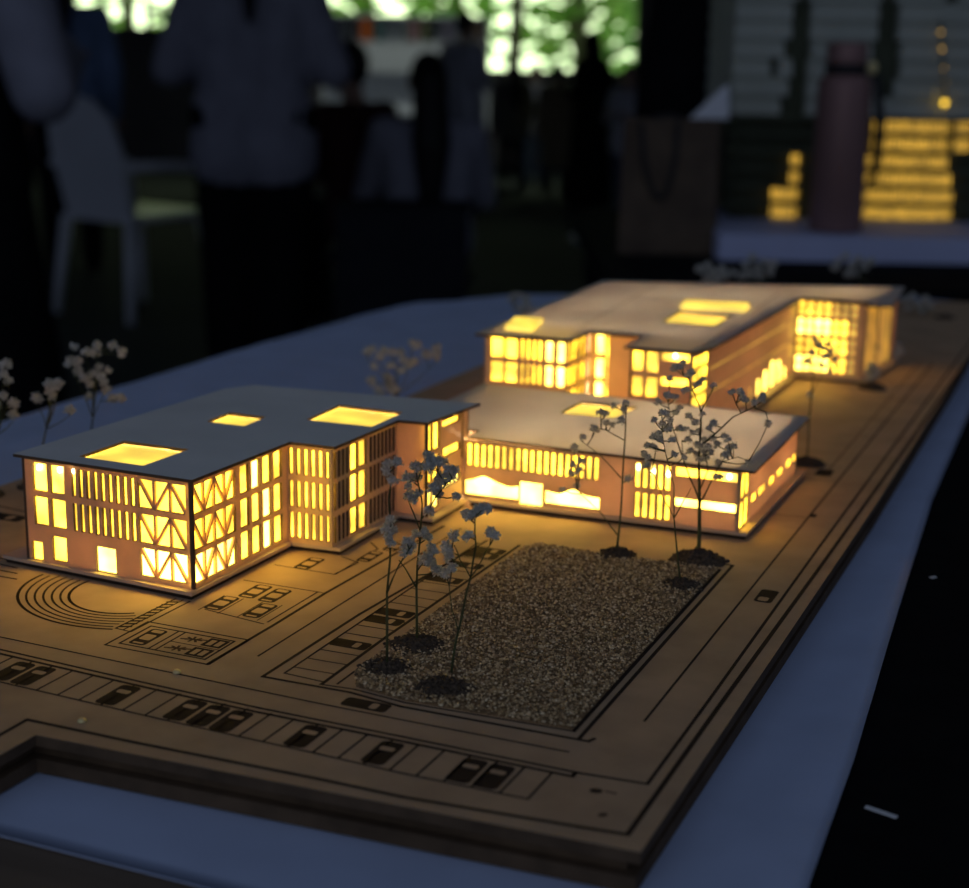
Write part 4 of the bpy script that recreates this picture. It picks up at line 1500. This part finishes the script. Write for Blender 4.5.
def person(px, d, hgt, face, label, outfit, arms='down', sit=False, lean=0.0, hair='short', voxel=0.012, foot=None):
    """face: heading (radians, 0 = away from the camera, turning left); returns the root"""
    base = hall(side(px, d), d, 0) if foot is None else foot
    s = hgt / 1.7
    heading = Vector((FW.x * math.cos(face) - RT.x * math.sin(face), FW.y * math.cos(face) - RT.y * math.sin(face), 0))
    rgt = Vector((heading.y, -heading.x, 0))
    root = thing('person', base, label, 'person')
    drop = -0.42 if sit else 0.0

    def P(x, y, z, tilt=True):                 # x right, y forward, z up (for a 1.7 m figure)
        if tilt and lean and z > 0.92 + drop:
            dz = z - (0.92 + drop)
            y, z = y + dz * math.sin(lean), 0.92 + drop + dz * math.cos(lean)
        return base + (rgt * x + heading * y + Vector((0, 0, z))) * s
    D = drop
    J = {}
    J['neck'] = (0, 0.01, 1.44 + D)
    for k in (-1, 1):
        J['sh', k] = (0.185 * k, 0, 1.38 + D)
        if arms == 'down':
            J['el', k] = (0.25 * k, -0.02, 1.10 + D)
            J['wr', k] = (0.24 * k, 0.08, 0.86 + D)
        elif arms == 'front':
            J['el', k] = (0.29 * k, -0.03, 1.10 + D)
            J['wr', k] = (0.13 * k, 0.22, 1.16 + D)
        elif arms == 'wide':
            J['el', k] = (0.34 * k, 0.02, 1.13 + D)
            J['wr', k] = (0.20 * k, 0.22, 1.02 + D)
        elif arms == 'table':
            J['el', k] = (0.26 * k, 0.12, 1.10 + D)
            J['wr', k] = (0.16 * k, 0.34, 1.08 + D)
        J['hp', k] = (0.095 * k, 0, 0.93 + D)
        if sit:
            J['kn', k] = (0.11 * k, 0.42, 0.50)
            J['an', k] = (0.11 * k, 0.40, 0.085)
        else:
            J['kn', k] = (0.10 * k, 0.02, 0.50)
            J['an', k] = (0.10 * k, -0.01, 0.085)
    hd = (0, 0.035, 1.595 + D)

    def body(mb, g=0.0, parts=('torso', 'arms', 'legs', 'head', 'hands', 'feet'), hem=None):
        c = lambda a, ra, b, rb: mb.cone(P(*a), (ra + g) * s, P(*b), (rb + g) * s)
        if 'torso' in parts:
            for k in (-1, 1):
                c((0.10 * k, 0, 1.30 + D), 0.095, (0.085 * k, 0, 1.05 + D), 0.085)
                c((0.085 * k, 0, 1.05 + D), 0.085, (0.09 * k, 0, 0.92 + D), 0.10)
                c((0.05 * k, 0, 1.36 + D), 0.075, (0.165 * k, 0, 1.37 + D), 0.062)
            c((0, 0.0, 1.30 + D), 0.10, (0, 0, 1.0 + D), 0.10)
            if hem:
                for k in (-1, 1):
                    c((0.085 * k, 0, 0.95 + D), 0.115, (0.09 * k, 0.0, hem + D), 0.12)
        if 'arms' in parts:
            for k in (-1, 1):
                c(J['sh', k], 0.056, J['el', k], 0.042)
                c(J['el', k], 0.042, J['wr', k], 0.030 if g == 0 else 0.036)
        if 'legs' in parts:
            for k in (-1, 1):
                c(J['hp', k], 0.088, J['kn', k], 0.058)
                c(J['kn', k], 0.058, J['an', k], 0.040)
        if 'head' in parts:
            c(J['neck'], 0.052, (0, 0.02, 1.53 + D), 0.05)
            R3_ = Matrix((rgt, heading, Vector((0, 0, 1)))).transposed()
            mb.ball(P(*hd), (0.073 * s, 0.092 * s, 0.112 * s), 16, 12, 0, R3_)
            mb.ball(P(0, 0.075, 1.53 + D), (0.045 * s, 0.045 * s, 0.045 * s), 10, 8)   # jaw
            c((0, 0.125, 1.605 + D), 0.008, (0, 0.138, 1.572 + D), 0.014)             # nose
            for k in (-1, 1):
                mb.ball(P(0.076 * k, 0.02, 1.59 + D), (0.014 * s, 0.02 * s, 0.03 * s), 8, 6)
            c((-0.02, 0.115, 1.54 + D), 0.012, (0.02, 0.115, 1.54 + D), 0.012)         # lips
        if 'hands' in parts:
            for k in (-1, 1):
                e, w_ = Vector(J['el', k]), Vector(J['wr', k])
                dr = (w_ - e).normalized()
                sd_ = dr.cross(Vector((0, 0, 1)) if abs(dr.z) < 0.8 else Vector((0, 1, 0))).normalized()
                nm = sd_.cross(dr)
                pm = w_ + dr * 0.055
                c(tuple(w_), 0.028, tuple(pm), 0.034)
                for i, ln in enumerate((0.062, 0.075, 0.07, 0.052)):
                    b0 = pm + sd_ * (0.026 - 0.0175 * i) + dr * 0.015
                    k1 = b0 + dr * ln * 0.5
                    k2 = k1 + (dr * 0.8 - nm * 0.6).normalized() * ln * 0.55
                    c(tuple(b0), 0.010, tuple(k1), 0.0095)
                    c(tuple(k1), 0.0095, tuple(k2), 0.008)
                t0 = w_ + dr * 0.025 + sd_ * 0.028
                t1 = t0 + (dr + sd_).normalized() * 0.045
                c(tuple(t0), 0.012, tuple(t1), 0.0105)
                c(tuple(t1), 0.0105, tuple(t1 + dr * 0.028), 0.009)
        if 'feet' in parts:
            for k in (-1, 1):
                a = J['an', k]
                c((a[0], a[1] - 0.03, 0.042), 0.036, (a[0] * 1.15, a[1] + 0.13, 0.036), 0.032)
                c(a, 0.04, (a[0], a[1], 0.05), 0.04)
        return mb
    o = body(MB()).build('body', M['skin'], root)
    remesh(o, voxel * s * 0.85, 3)
    for nm, mat, parts, g, hem in outfit:
        if nm == 'skirt':
            mb = MB()
            c0 = P(0, 0, 0)
            yaw = math.atan2(rgt.y, rgt.x)
            top = 1.02 + D
            bot = hem or 0.04
            prof = [(0.02, bot), (g, bot), (g * 0.97, bot + 0.12), (g * 0.82, (top + bot) / 2), (0.17, top - 0.1), (0.145, top), (0.02, top + 0.01)]
            mb.lathe(c0, [(r * s, z * s) for r, z in prof], 36, 0, 1.05, 0.85, yaw)
            mb.build('skirt', mat, root)
        elif nm == 'robe':
            mb = MB()
            yaw = math.atan2(rgt.y, rgt.x)
            prof = [(0.02, 0.03), (0.30, 0.03), (0.27, 0.4), (0.235, 0.85), (0.225, 1.15), (0.235, 1.33), (0.17, 1.42), (0.09, 1.48), (0.02, 1.5)]
            mb.lathe(P(0, 0, 0), [(r * s, (z + (D if z > 0.5 else 0)) * s) for r, z in prof], 36, 0, 1.0, 0.72, yaw)
            body(mb, 0.022, ('arms',))
            mb.build('robe', mat, root)
        elif nm == 'hijab':
            mb = MB()
            R3_ = Matrix((rgt, heading, Vector((0, 0, 1)))).transposed()
            mb.ball(P(hd[0], hd[1] - 0.022, hd[2] + 0.012), (0.092 * s, 0.103 * s, 0.128 * s), 18, 14, 0, R3_)
            mb.cone(P(0, -0.01, 1.56 + D), 0.085 * s, P(0, 0.0, 1.42 + D), 0.115 * s)
            mb.cone(P(-0.08, 0, 1.40 + D), 0.075 * s, P(0.08, 0, 1.40 + D), 0.075 * s)
            o = mb.build('headscarf', mat, root)
            remesh(o, 0.016 * s, 4)
        elif nm == 'shoes':
            o = body(MB(), 0.008, ('feet',)).build('shoes', mat, root)
            remesh(o, 0.012 * s, 2)
        else:
            o = body(MB(), g, parts, hem).build(nm, mat, root)
            remesh(o, 0.015 * s, 4)
    if hair:
        mb = MB()
        R3_ = Matrix((rgt, heading, Vector((0, 0, 1)))).transposed()
        mb.ball(P(hd[0], hd[1] - 0.022, hd[2] + 0.022), (0.083 * s, 0.094 * s, 0.108 * s), 16, 12, 0, R3_)
        if hair == 'long':
            mb.cone(P(0, -0.055, 1.60 + D), 0.075 * s, P(0, -0.12, 1.34 + D), 0.085 * s)
            mb.cone(P(0, -0.12, 1.34 + D), 0.085 * s, P(0, -0.12, 1.12 + D), 0.055 * s)
        elif hair == 'tail':
            mb.cone(P(0, -0.09, 1.62 + D), 0.045 * s, P(0, -0.15, 1.45 + D), 0.04 * s)
            mb.cone(P(0, -0.15, 1.45 + D), 0.04 * s, P(0, -0.15, 1.27 + D), 0.018 * s)
        o = mb.build('hair', M['hair'], root)
        remesh(o, 0.014 * s, 3)
    return root


TA = ('torso', 'arms')
F_grey = fabric('grey_blue_shirt', (0.30, 0.30, 0.36))
F_white = fabric('white_shirt', (0.50, 0.50, 0.56))
F_sleeve = fabric('pale_grey_sleeve', (0.30, 0.30, 0.36))
F_blue = fabric('pale_blue_shirt', (0.20, 0.28, 0.46))
F_dark = fabric('dark_red_jacket', (0.05, 0.02, 0.022))
F_jean = fabric('blue_jeans', (0.06, 0.08, 0.13))
F_blk = M['blackcloth2']
F_navy = fabric('charcoal_cloth', (0.025, 0.027, 0.033))
F_beige = fabric('beige_patterned_dress', (0.26, 0.21, 0.14))
F_olive = fabric('olive_grey_top', (0.12, 0.12, 0.11))
shoes = ('shoes', F_blk, None, 0.0, None)

person(-52, 3.3, 1.62, -0.4, 'person at the left edge in a long black dress with pale grey sleeves',
       [('bodice', F_blk, ('torso',), 0.016, None), ('sleeve', F_sleeve, ('arms',), 0.030, None), ('skirt', F_blk, None, 0.27, None), shoes], 'front', hair='long')
person(70, 8.2, 1.60, 0.3, 'person in a pale blue shirt standing behind the white plastic chair',
       [('shirt', F_blue, TA, 0.016, 0.95), ('trousers', F_blk, ('legs',), 0.02, None), shoes], 'down', hair='tail')
person(254, 5.6, 1.66, 0.1, 'person seen from behind in a long loose grey-blue shirt and black trousers',
       [('shirt', F_grey, TA, 0.026, 0.79), ('trousers', F_blk, ('legs',), 0.05, None), shoes], 'front', hair='tail')
person(364, 6.6, 1.56, 0.9, 'person with short black hair in a dark red jacket, seated leaning left',
       [('jacket', F_dark, TA, 0.022, None), ('trousers', F_blk, ('legs',), 0.018, None), shoes], 'table', sit=True, lean=0.1)
person(428, 6.0, 1.50, 0.15, 'seated person seen from behind with long black hair over a pale shirt',
       [('shirt', F_grey, TA, 0.022, None), ('trousers', F_navy, ('legs',), 0.02, None), shoes], 'table', sit=True, hair='long')
person(462, 12.0, 1.46, -0.8, 'standing person in a white shirt with dark hair, in front of the bookshelf',
       [('shirt', F_white, TA, 0.022, 0.84), ('trousers', F_blk, ('legs',), 0.02, None), shoes], 'front')
person(512, 13.6, 1.12, 0.4, 'small standing person in an olive-grey top, just right of the bookshelf',
       [('top', F_olive, TA, 0.022, 0.8), ('trousers', F_blk, ('legs',), 0.02, None), shoes], 'down', hair='long')
person(535, 14.6, 1.10, 2.6, 'small person far back facing this way in grey clothes',
       [('top', F_grey, TA, 0.022, 0.8), ('trousers', F_jean, ('legs',), 0.02, None), shoes], 'down')
person(557, 13.4, 1.10, 0.2, 'small person in a beige dress beside the figure in the black headscarf',
       [('dress', F_beige, TA, 0.022, 0.5), ('trousers', F_navy, ('legs',), 0.018, None), shoes], 'down', hair='short')
person(590, 12.6, 1.34, 0.9, 'figure in a black headscarf and full-length black robe before the bright window',
       [('robe', F_blk, None, 0, None), ('hijab', F_blk, None, 0, None), shoes], 'front', hair=None)
person(628, 11.5, 1.10, 2.5, 'person in a pale top and blue jeans, left of the paper bag',
       [('top', F_white, TA, 0.022, 0.82), ('trousers', F_jean, ('legs',), 0.02, None), shoes], 'front')
pb = person(802, 3.0, 1.66, 0.1, 'person in loose black clothes standing behind the paper bag and tower model',
            [('coat', F_blk, TA, 0.045, 0.45), ('trousers', F_blk, ('legs',), 0.03, None), shoes], 'down', hair='long')

# sheet of white paper behind the bag
mb = MB()
b1_, b2_ = wpt(690, 240, 2.06), wpt(709, 240, 2.06)
b1_.z = b2_.z = ZT + 0.0006
P3 = [wpt(689, 119, 2.06), b1_, b2_, wpt(709, 119, 2.06), wpt(729, 119, 2.06), wpt(729, 84, 2.06), wpt(722, 88, 2.06)]
mb.prism(P3, AY * 0.003)
tag(mb.build('paper_sheet', M['white']), 'white paper sheet standing slanted between the paper bag and the tower', 'paper')

# white plastic chair
cd = 6.9
cb = hall(side(132, cd), cd, 0)
ch = thing('plastic_chair', cb, 'white moulded plastic chair between the two standing people on the left', 'chair')
fa = -0.65
hx = Vector((FW.x * math.cos(fa) - RT.x * math.sin(fa), FW.y * math.cos(fa) - RT.y * math.sin(fa), 0))   # the way the chair faces
rx_ = Vector((hx.y, -hx.x, 0))


def cp(x, y, z):
    return cb + rx_ * x + hx * y + Vector((0, 0, z))


mb = MB()
mb.hexa([cp(-0.22, -0.2, 0.42), cp(0.22, -0.2, 0.42), cp(0.24, 0.24, 0.43), cp(-0.24, 0.24, 0.43), cp(-0.22, -0.2, 0.45), cp(0.22, -0.2, 0.45), cp(0.24, 0.24, 0.46), cp(-0.24, 0.24, 0.46)])
mb.build('seat', M['wplastic'], ch)
mb = MB()
prof = [(-0.21, 0.45), (-0.23, 0.72), (-0.20, 0.86), (-0.11, 0.93), (0, 0.955), (0.11, 0.93), (0.20, 0.86), (0.23, 0.72), (0.21, 0.45)]
mb.prism([cp(x, -0.20 - (z - 0.45) * 0.22, z) for x, z in prof], hx * 0.025)
mb.build('backrest', M['wplastic'], ch)
for x in (-1, 1):
    mb = MB()
    mb.tube([cp(0.23 * x, -0.25, 0.66), cp(0.27 * x, 0.0, 0.66), cp(0.265 * x, 0.2, 0.64), cp(0.25 * x, 0.22, 0.45)], 0.022, 8)
    mb.build('armrest', M['wplastic'], ch)
    for y in (-1, 1):
        mb = MB()
        mb.tube([cp(0.21 * x, 0.2 * y, 0.43), cp(0.25 * x, 0.25 * y, 0.0)], [0.028, 0.02], 8)
        mb.build('leg', M['wplastic'], ch)

# draped table and stools where people sit
td = 5.4
dt = thing('hall_table', hall(side(398, td), td, 0), 'long low table under a dark cloth in front of the seated people', 'table')
mb = MB()
hbox(mb, side(335, td), side(468, td), td, td + 0.30, 0.0, 0.60)
mb.build('dark_cloth', F_navy, dt)
mb = MB()
hbox(mb, side(333, td), side(470, td), td - 0.01, td + 0.31, 0.60, 0.625)
mb.build('table_top', F_navy, dt)
for px, d, lb in ((364, 6.6, 'dark stool under the person in the dark red jacket'), (428, 6.0, 'dark stool under the seated person with long hair')):
    b = hall(side(px, d), d, 0)
    st = thing('stool', b, lb, 'stool', 'stools at the hall table')
    mb = MB()
    mb.lathe(b, [(0.17, 0.29), (0.18, 0.305), (0.18, 0.325), (0.16, 0.335)], 24)
    mb.build('seat', F_navy, st)
    for k in range(4):
        a = PI / 4 + k * PI / 2
        mb = MB()
        mb.tube([b + Vector((0.11 * math.cos(a), 0.11 * math.sin(a), 0.295)), b + Vector((0.16 * math.cos(a), 0.16 * math.sin(a), 0))], 0.014, 6)
        mb.build('leg', F_navy, st)

# white bookshelf with books under the wide window
bd = 14.5
bs = thing('bookshelf', hall(side(408, bd), bd + 0.15, 0), 'white open bookshelf below the wide window', 'bookshelf')
zb1, zb2, zb0 = zed(16, bd), zed(43, bd), zed(72, bd)
aw0, aw1 = side(322, bd), side(488, bd)
mb = MB()
hbox(mb, aw0, aw1, bd + 0.28, bd + 0.30, 0, zb1)
mb.build('back_panel', M['white'], bs)
for a in (aw0, aw1 - 0.02):
    mb = MB()
    hbox(mb, a, a + 0.02, bd, bd + 0.28, 0, zb1)
    mb.build('side_panel', M['white'], bs)
for z in (zb1 - 0.02, zb2 - 0.02, zb0 - 0.02, 0.62, 0.3):
    mb = MB()
    hbox(mb, aw0 + 0.02, aw1 - 0.02, bd, bd + 0.28, z, z + 0.02)
    mb.build('shelf', M['white'], bs)
mb = MB()
hbox(mb, aw0 + 0.02, aw1 - 0.02, bd, bd + 0.02, zb0, zb2 - 0.03)
mb.build('front_panel', M['white'], bs)
books = [(337, 352, 'dark grey', (0.05, 0.055, 0.07), 38, 15), (361, 371, 'orange', (0.55, 0.13, 0.03), 40, 13), (375, 383, 'dull teal', (0.10, 0.17, 0.18), 38, 16), (404, 407, 'thin grey', (0.22, 0.24, 0.22), 40, 18), (410, 416, 'rose', (0.38, 0.20, 0.22), 41, 18),
         (421, 426, 'olive', (0.20, 0.20, 0.10), 40, 20), (427, 433, 'black', (0.03, 0.04, 0.04), 42, 17), (444, 448, 'purple-grey', (0.16, 0.12, 0.2), 40, 19), (474, 481, 'brown', (0.12, 0.08, 0.06), 40, 20)]
for x0, x1, nm, col, yb, yt in books:
    mb = MB()
    z1 = zed(yt, bd)
    hbox(mb, side(x0, bd), side(x1, bd), bd + 0.03, bd + 0.24, zb2 + 0.001, min(z1, zb1 - 0.03))
    hbox(mb, side(x0, bd) + 0.006, side(x1, bd) - 0.006, bd + 0.05, bd + 0.245, zb2 + 0.004, min(z1, zb1 - 0.03) + 0.003)
    o = mb.build('book', fabric('cover_' + nm.replace(' ', '_').replace('-', '_'), col))
    tag(o, nm + ' upright book on the top shelf of the white bookshelf', 'book', 'books on the white bookshelf')

# white plastic bag on the floor, left of the paper bag
wb = hall(side(597, 9.8), 9.8, 0.0)
mb = MB()
mb.ball(wb + Vector((0, 0, 0.045)), (0.16, 0.10, 0.05), 14, 10)
mb.ball(wb + Vector((0.06, 0, 0.08)), (0.06, 0.05, 0.05), 12, 8)
mb.v = [q + Vector((noise.noise(q * 14), noise.noise(q * 14 + Vector((5, 0, 0))), 0)) * 0.03 for q in mb.v]
for q in mb.v:
    q.z = max(q.z, 0.001)
tag(mb.build('plastic_bag', M['white']), 'crumpled white bag on the floor left of the paper bag', 'bag')

# ------------------------------------------------------------------ light
wd = bpy.data.worlds.new('daylight')
sc.world = wd
wd.use_nodes = True
t = wd.node_tree
bg = t.nodes['Background']
tc = t.nodes.new('ShaderNodeTexCoord')
dt_ = t.nodes.new('ShaderNodeVectorMath')
dt_.operation = 'DOT_PRODUCT'
dt_.inputs[1].default_value = (FW.x, FW.y, 0.0)
t.links.new(tc.outputs['Generated'], dt_.inputs[0])
m1 = t.nodes.new('ShaderNodeMapRange')          # the bright garden side of the sky
m1.interpolation_type = 'SMOOTHSTEP'
m1.inputs['From Min'].default_value = 0.55
m1.inputs['From Max'].default_value = 0.85
t.links.new(dt_.outputs['Value'], m1.inputs['Value'])
m2 = t.nodes.new('ShaderNodeMapRange')          # the open side behind the camera
m2.interpolation_type = 'SMOOTHSTEP'
m2.inputs['From Min'].default_value = 0.1
m2.inputs['From Max'].default_value = -0.9
t.links.new(dt_.outputs['Value'], m2.inputs['Value'])
mx = t.nodes.new('ShaderNodeMix')
mx.data_type = 'RGBA'
mx.inputs['A'].default_value = (0.038, 0.049, 0.070, 1)
mx.inputs['B'].default_value = (0.085, 0.105, 0.155, 1)
t.links.new(m2.outputs['Result'], mx.inputs['Factor'])
my = t.nodes.new('ShaderNodeMix')
my.data_type = 'RGBA'
my.inputs['B'].default_value = (2.4, 3.0, 1.7, 1)
t.links.new(mx.outputs['Result'], my.inputs['A'])
t.links.new(m1.outputs['Result'], my.inputs['Factor'])
t.links.new(my.outputs['Result'], bg.inputs['Color'])
bg.inputs['Strength'].default_value = 1.0

ld = bpy.data.lights.new('front_daylight_fill', 'AREA')  # soft fill light added behind the camera as front daylight
ld.shape = 'RECTANGLE'
ld.size = 1.6
ld.size_y = 1.0
ld.energy = 2.5
ld.color = (0.78, 0.88, 1.0)
lo_ = bpy.data.objects.new('front_daylight_fill', ld)
C.objects.link(lo_)
src_ = hall(-0.5, -1.5, TOP + 0.75)
lo_.location = src_
lo_.rotation_euler = (mm(-100, 150, 20) - src_).to_track_quat('-Z', 'Y').to_euler()

sp = bpy.data.lights.new('shelf_fill_spot', 'SPOT')  # unseen fill spot, added to brighten the bookshelf
sp.energy = 60
sp.spot_size = 0.9
sp.spot_blend = 0.6
sp.shadow_soft_size = 0.15
sp.color = (0.9, 1.0, 0.88)
so = bpy.data.objects.new('shelf_fill_spot', sp)
C.objects.link(so)
so.location = hall(side(420, bd), bd - 2.2, 3.2)
so.rotation_euler = (hall(side(408, bd), bd, zed(40, bd)) - so.location).to_track_quat('-Z', 'Y').to_euler()
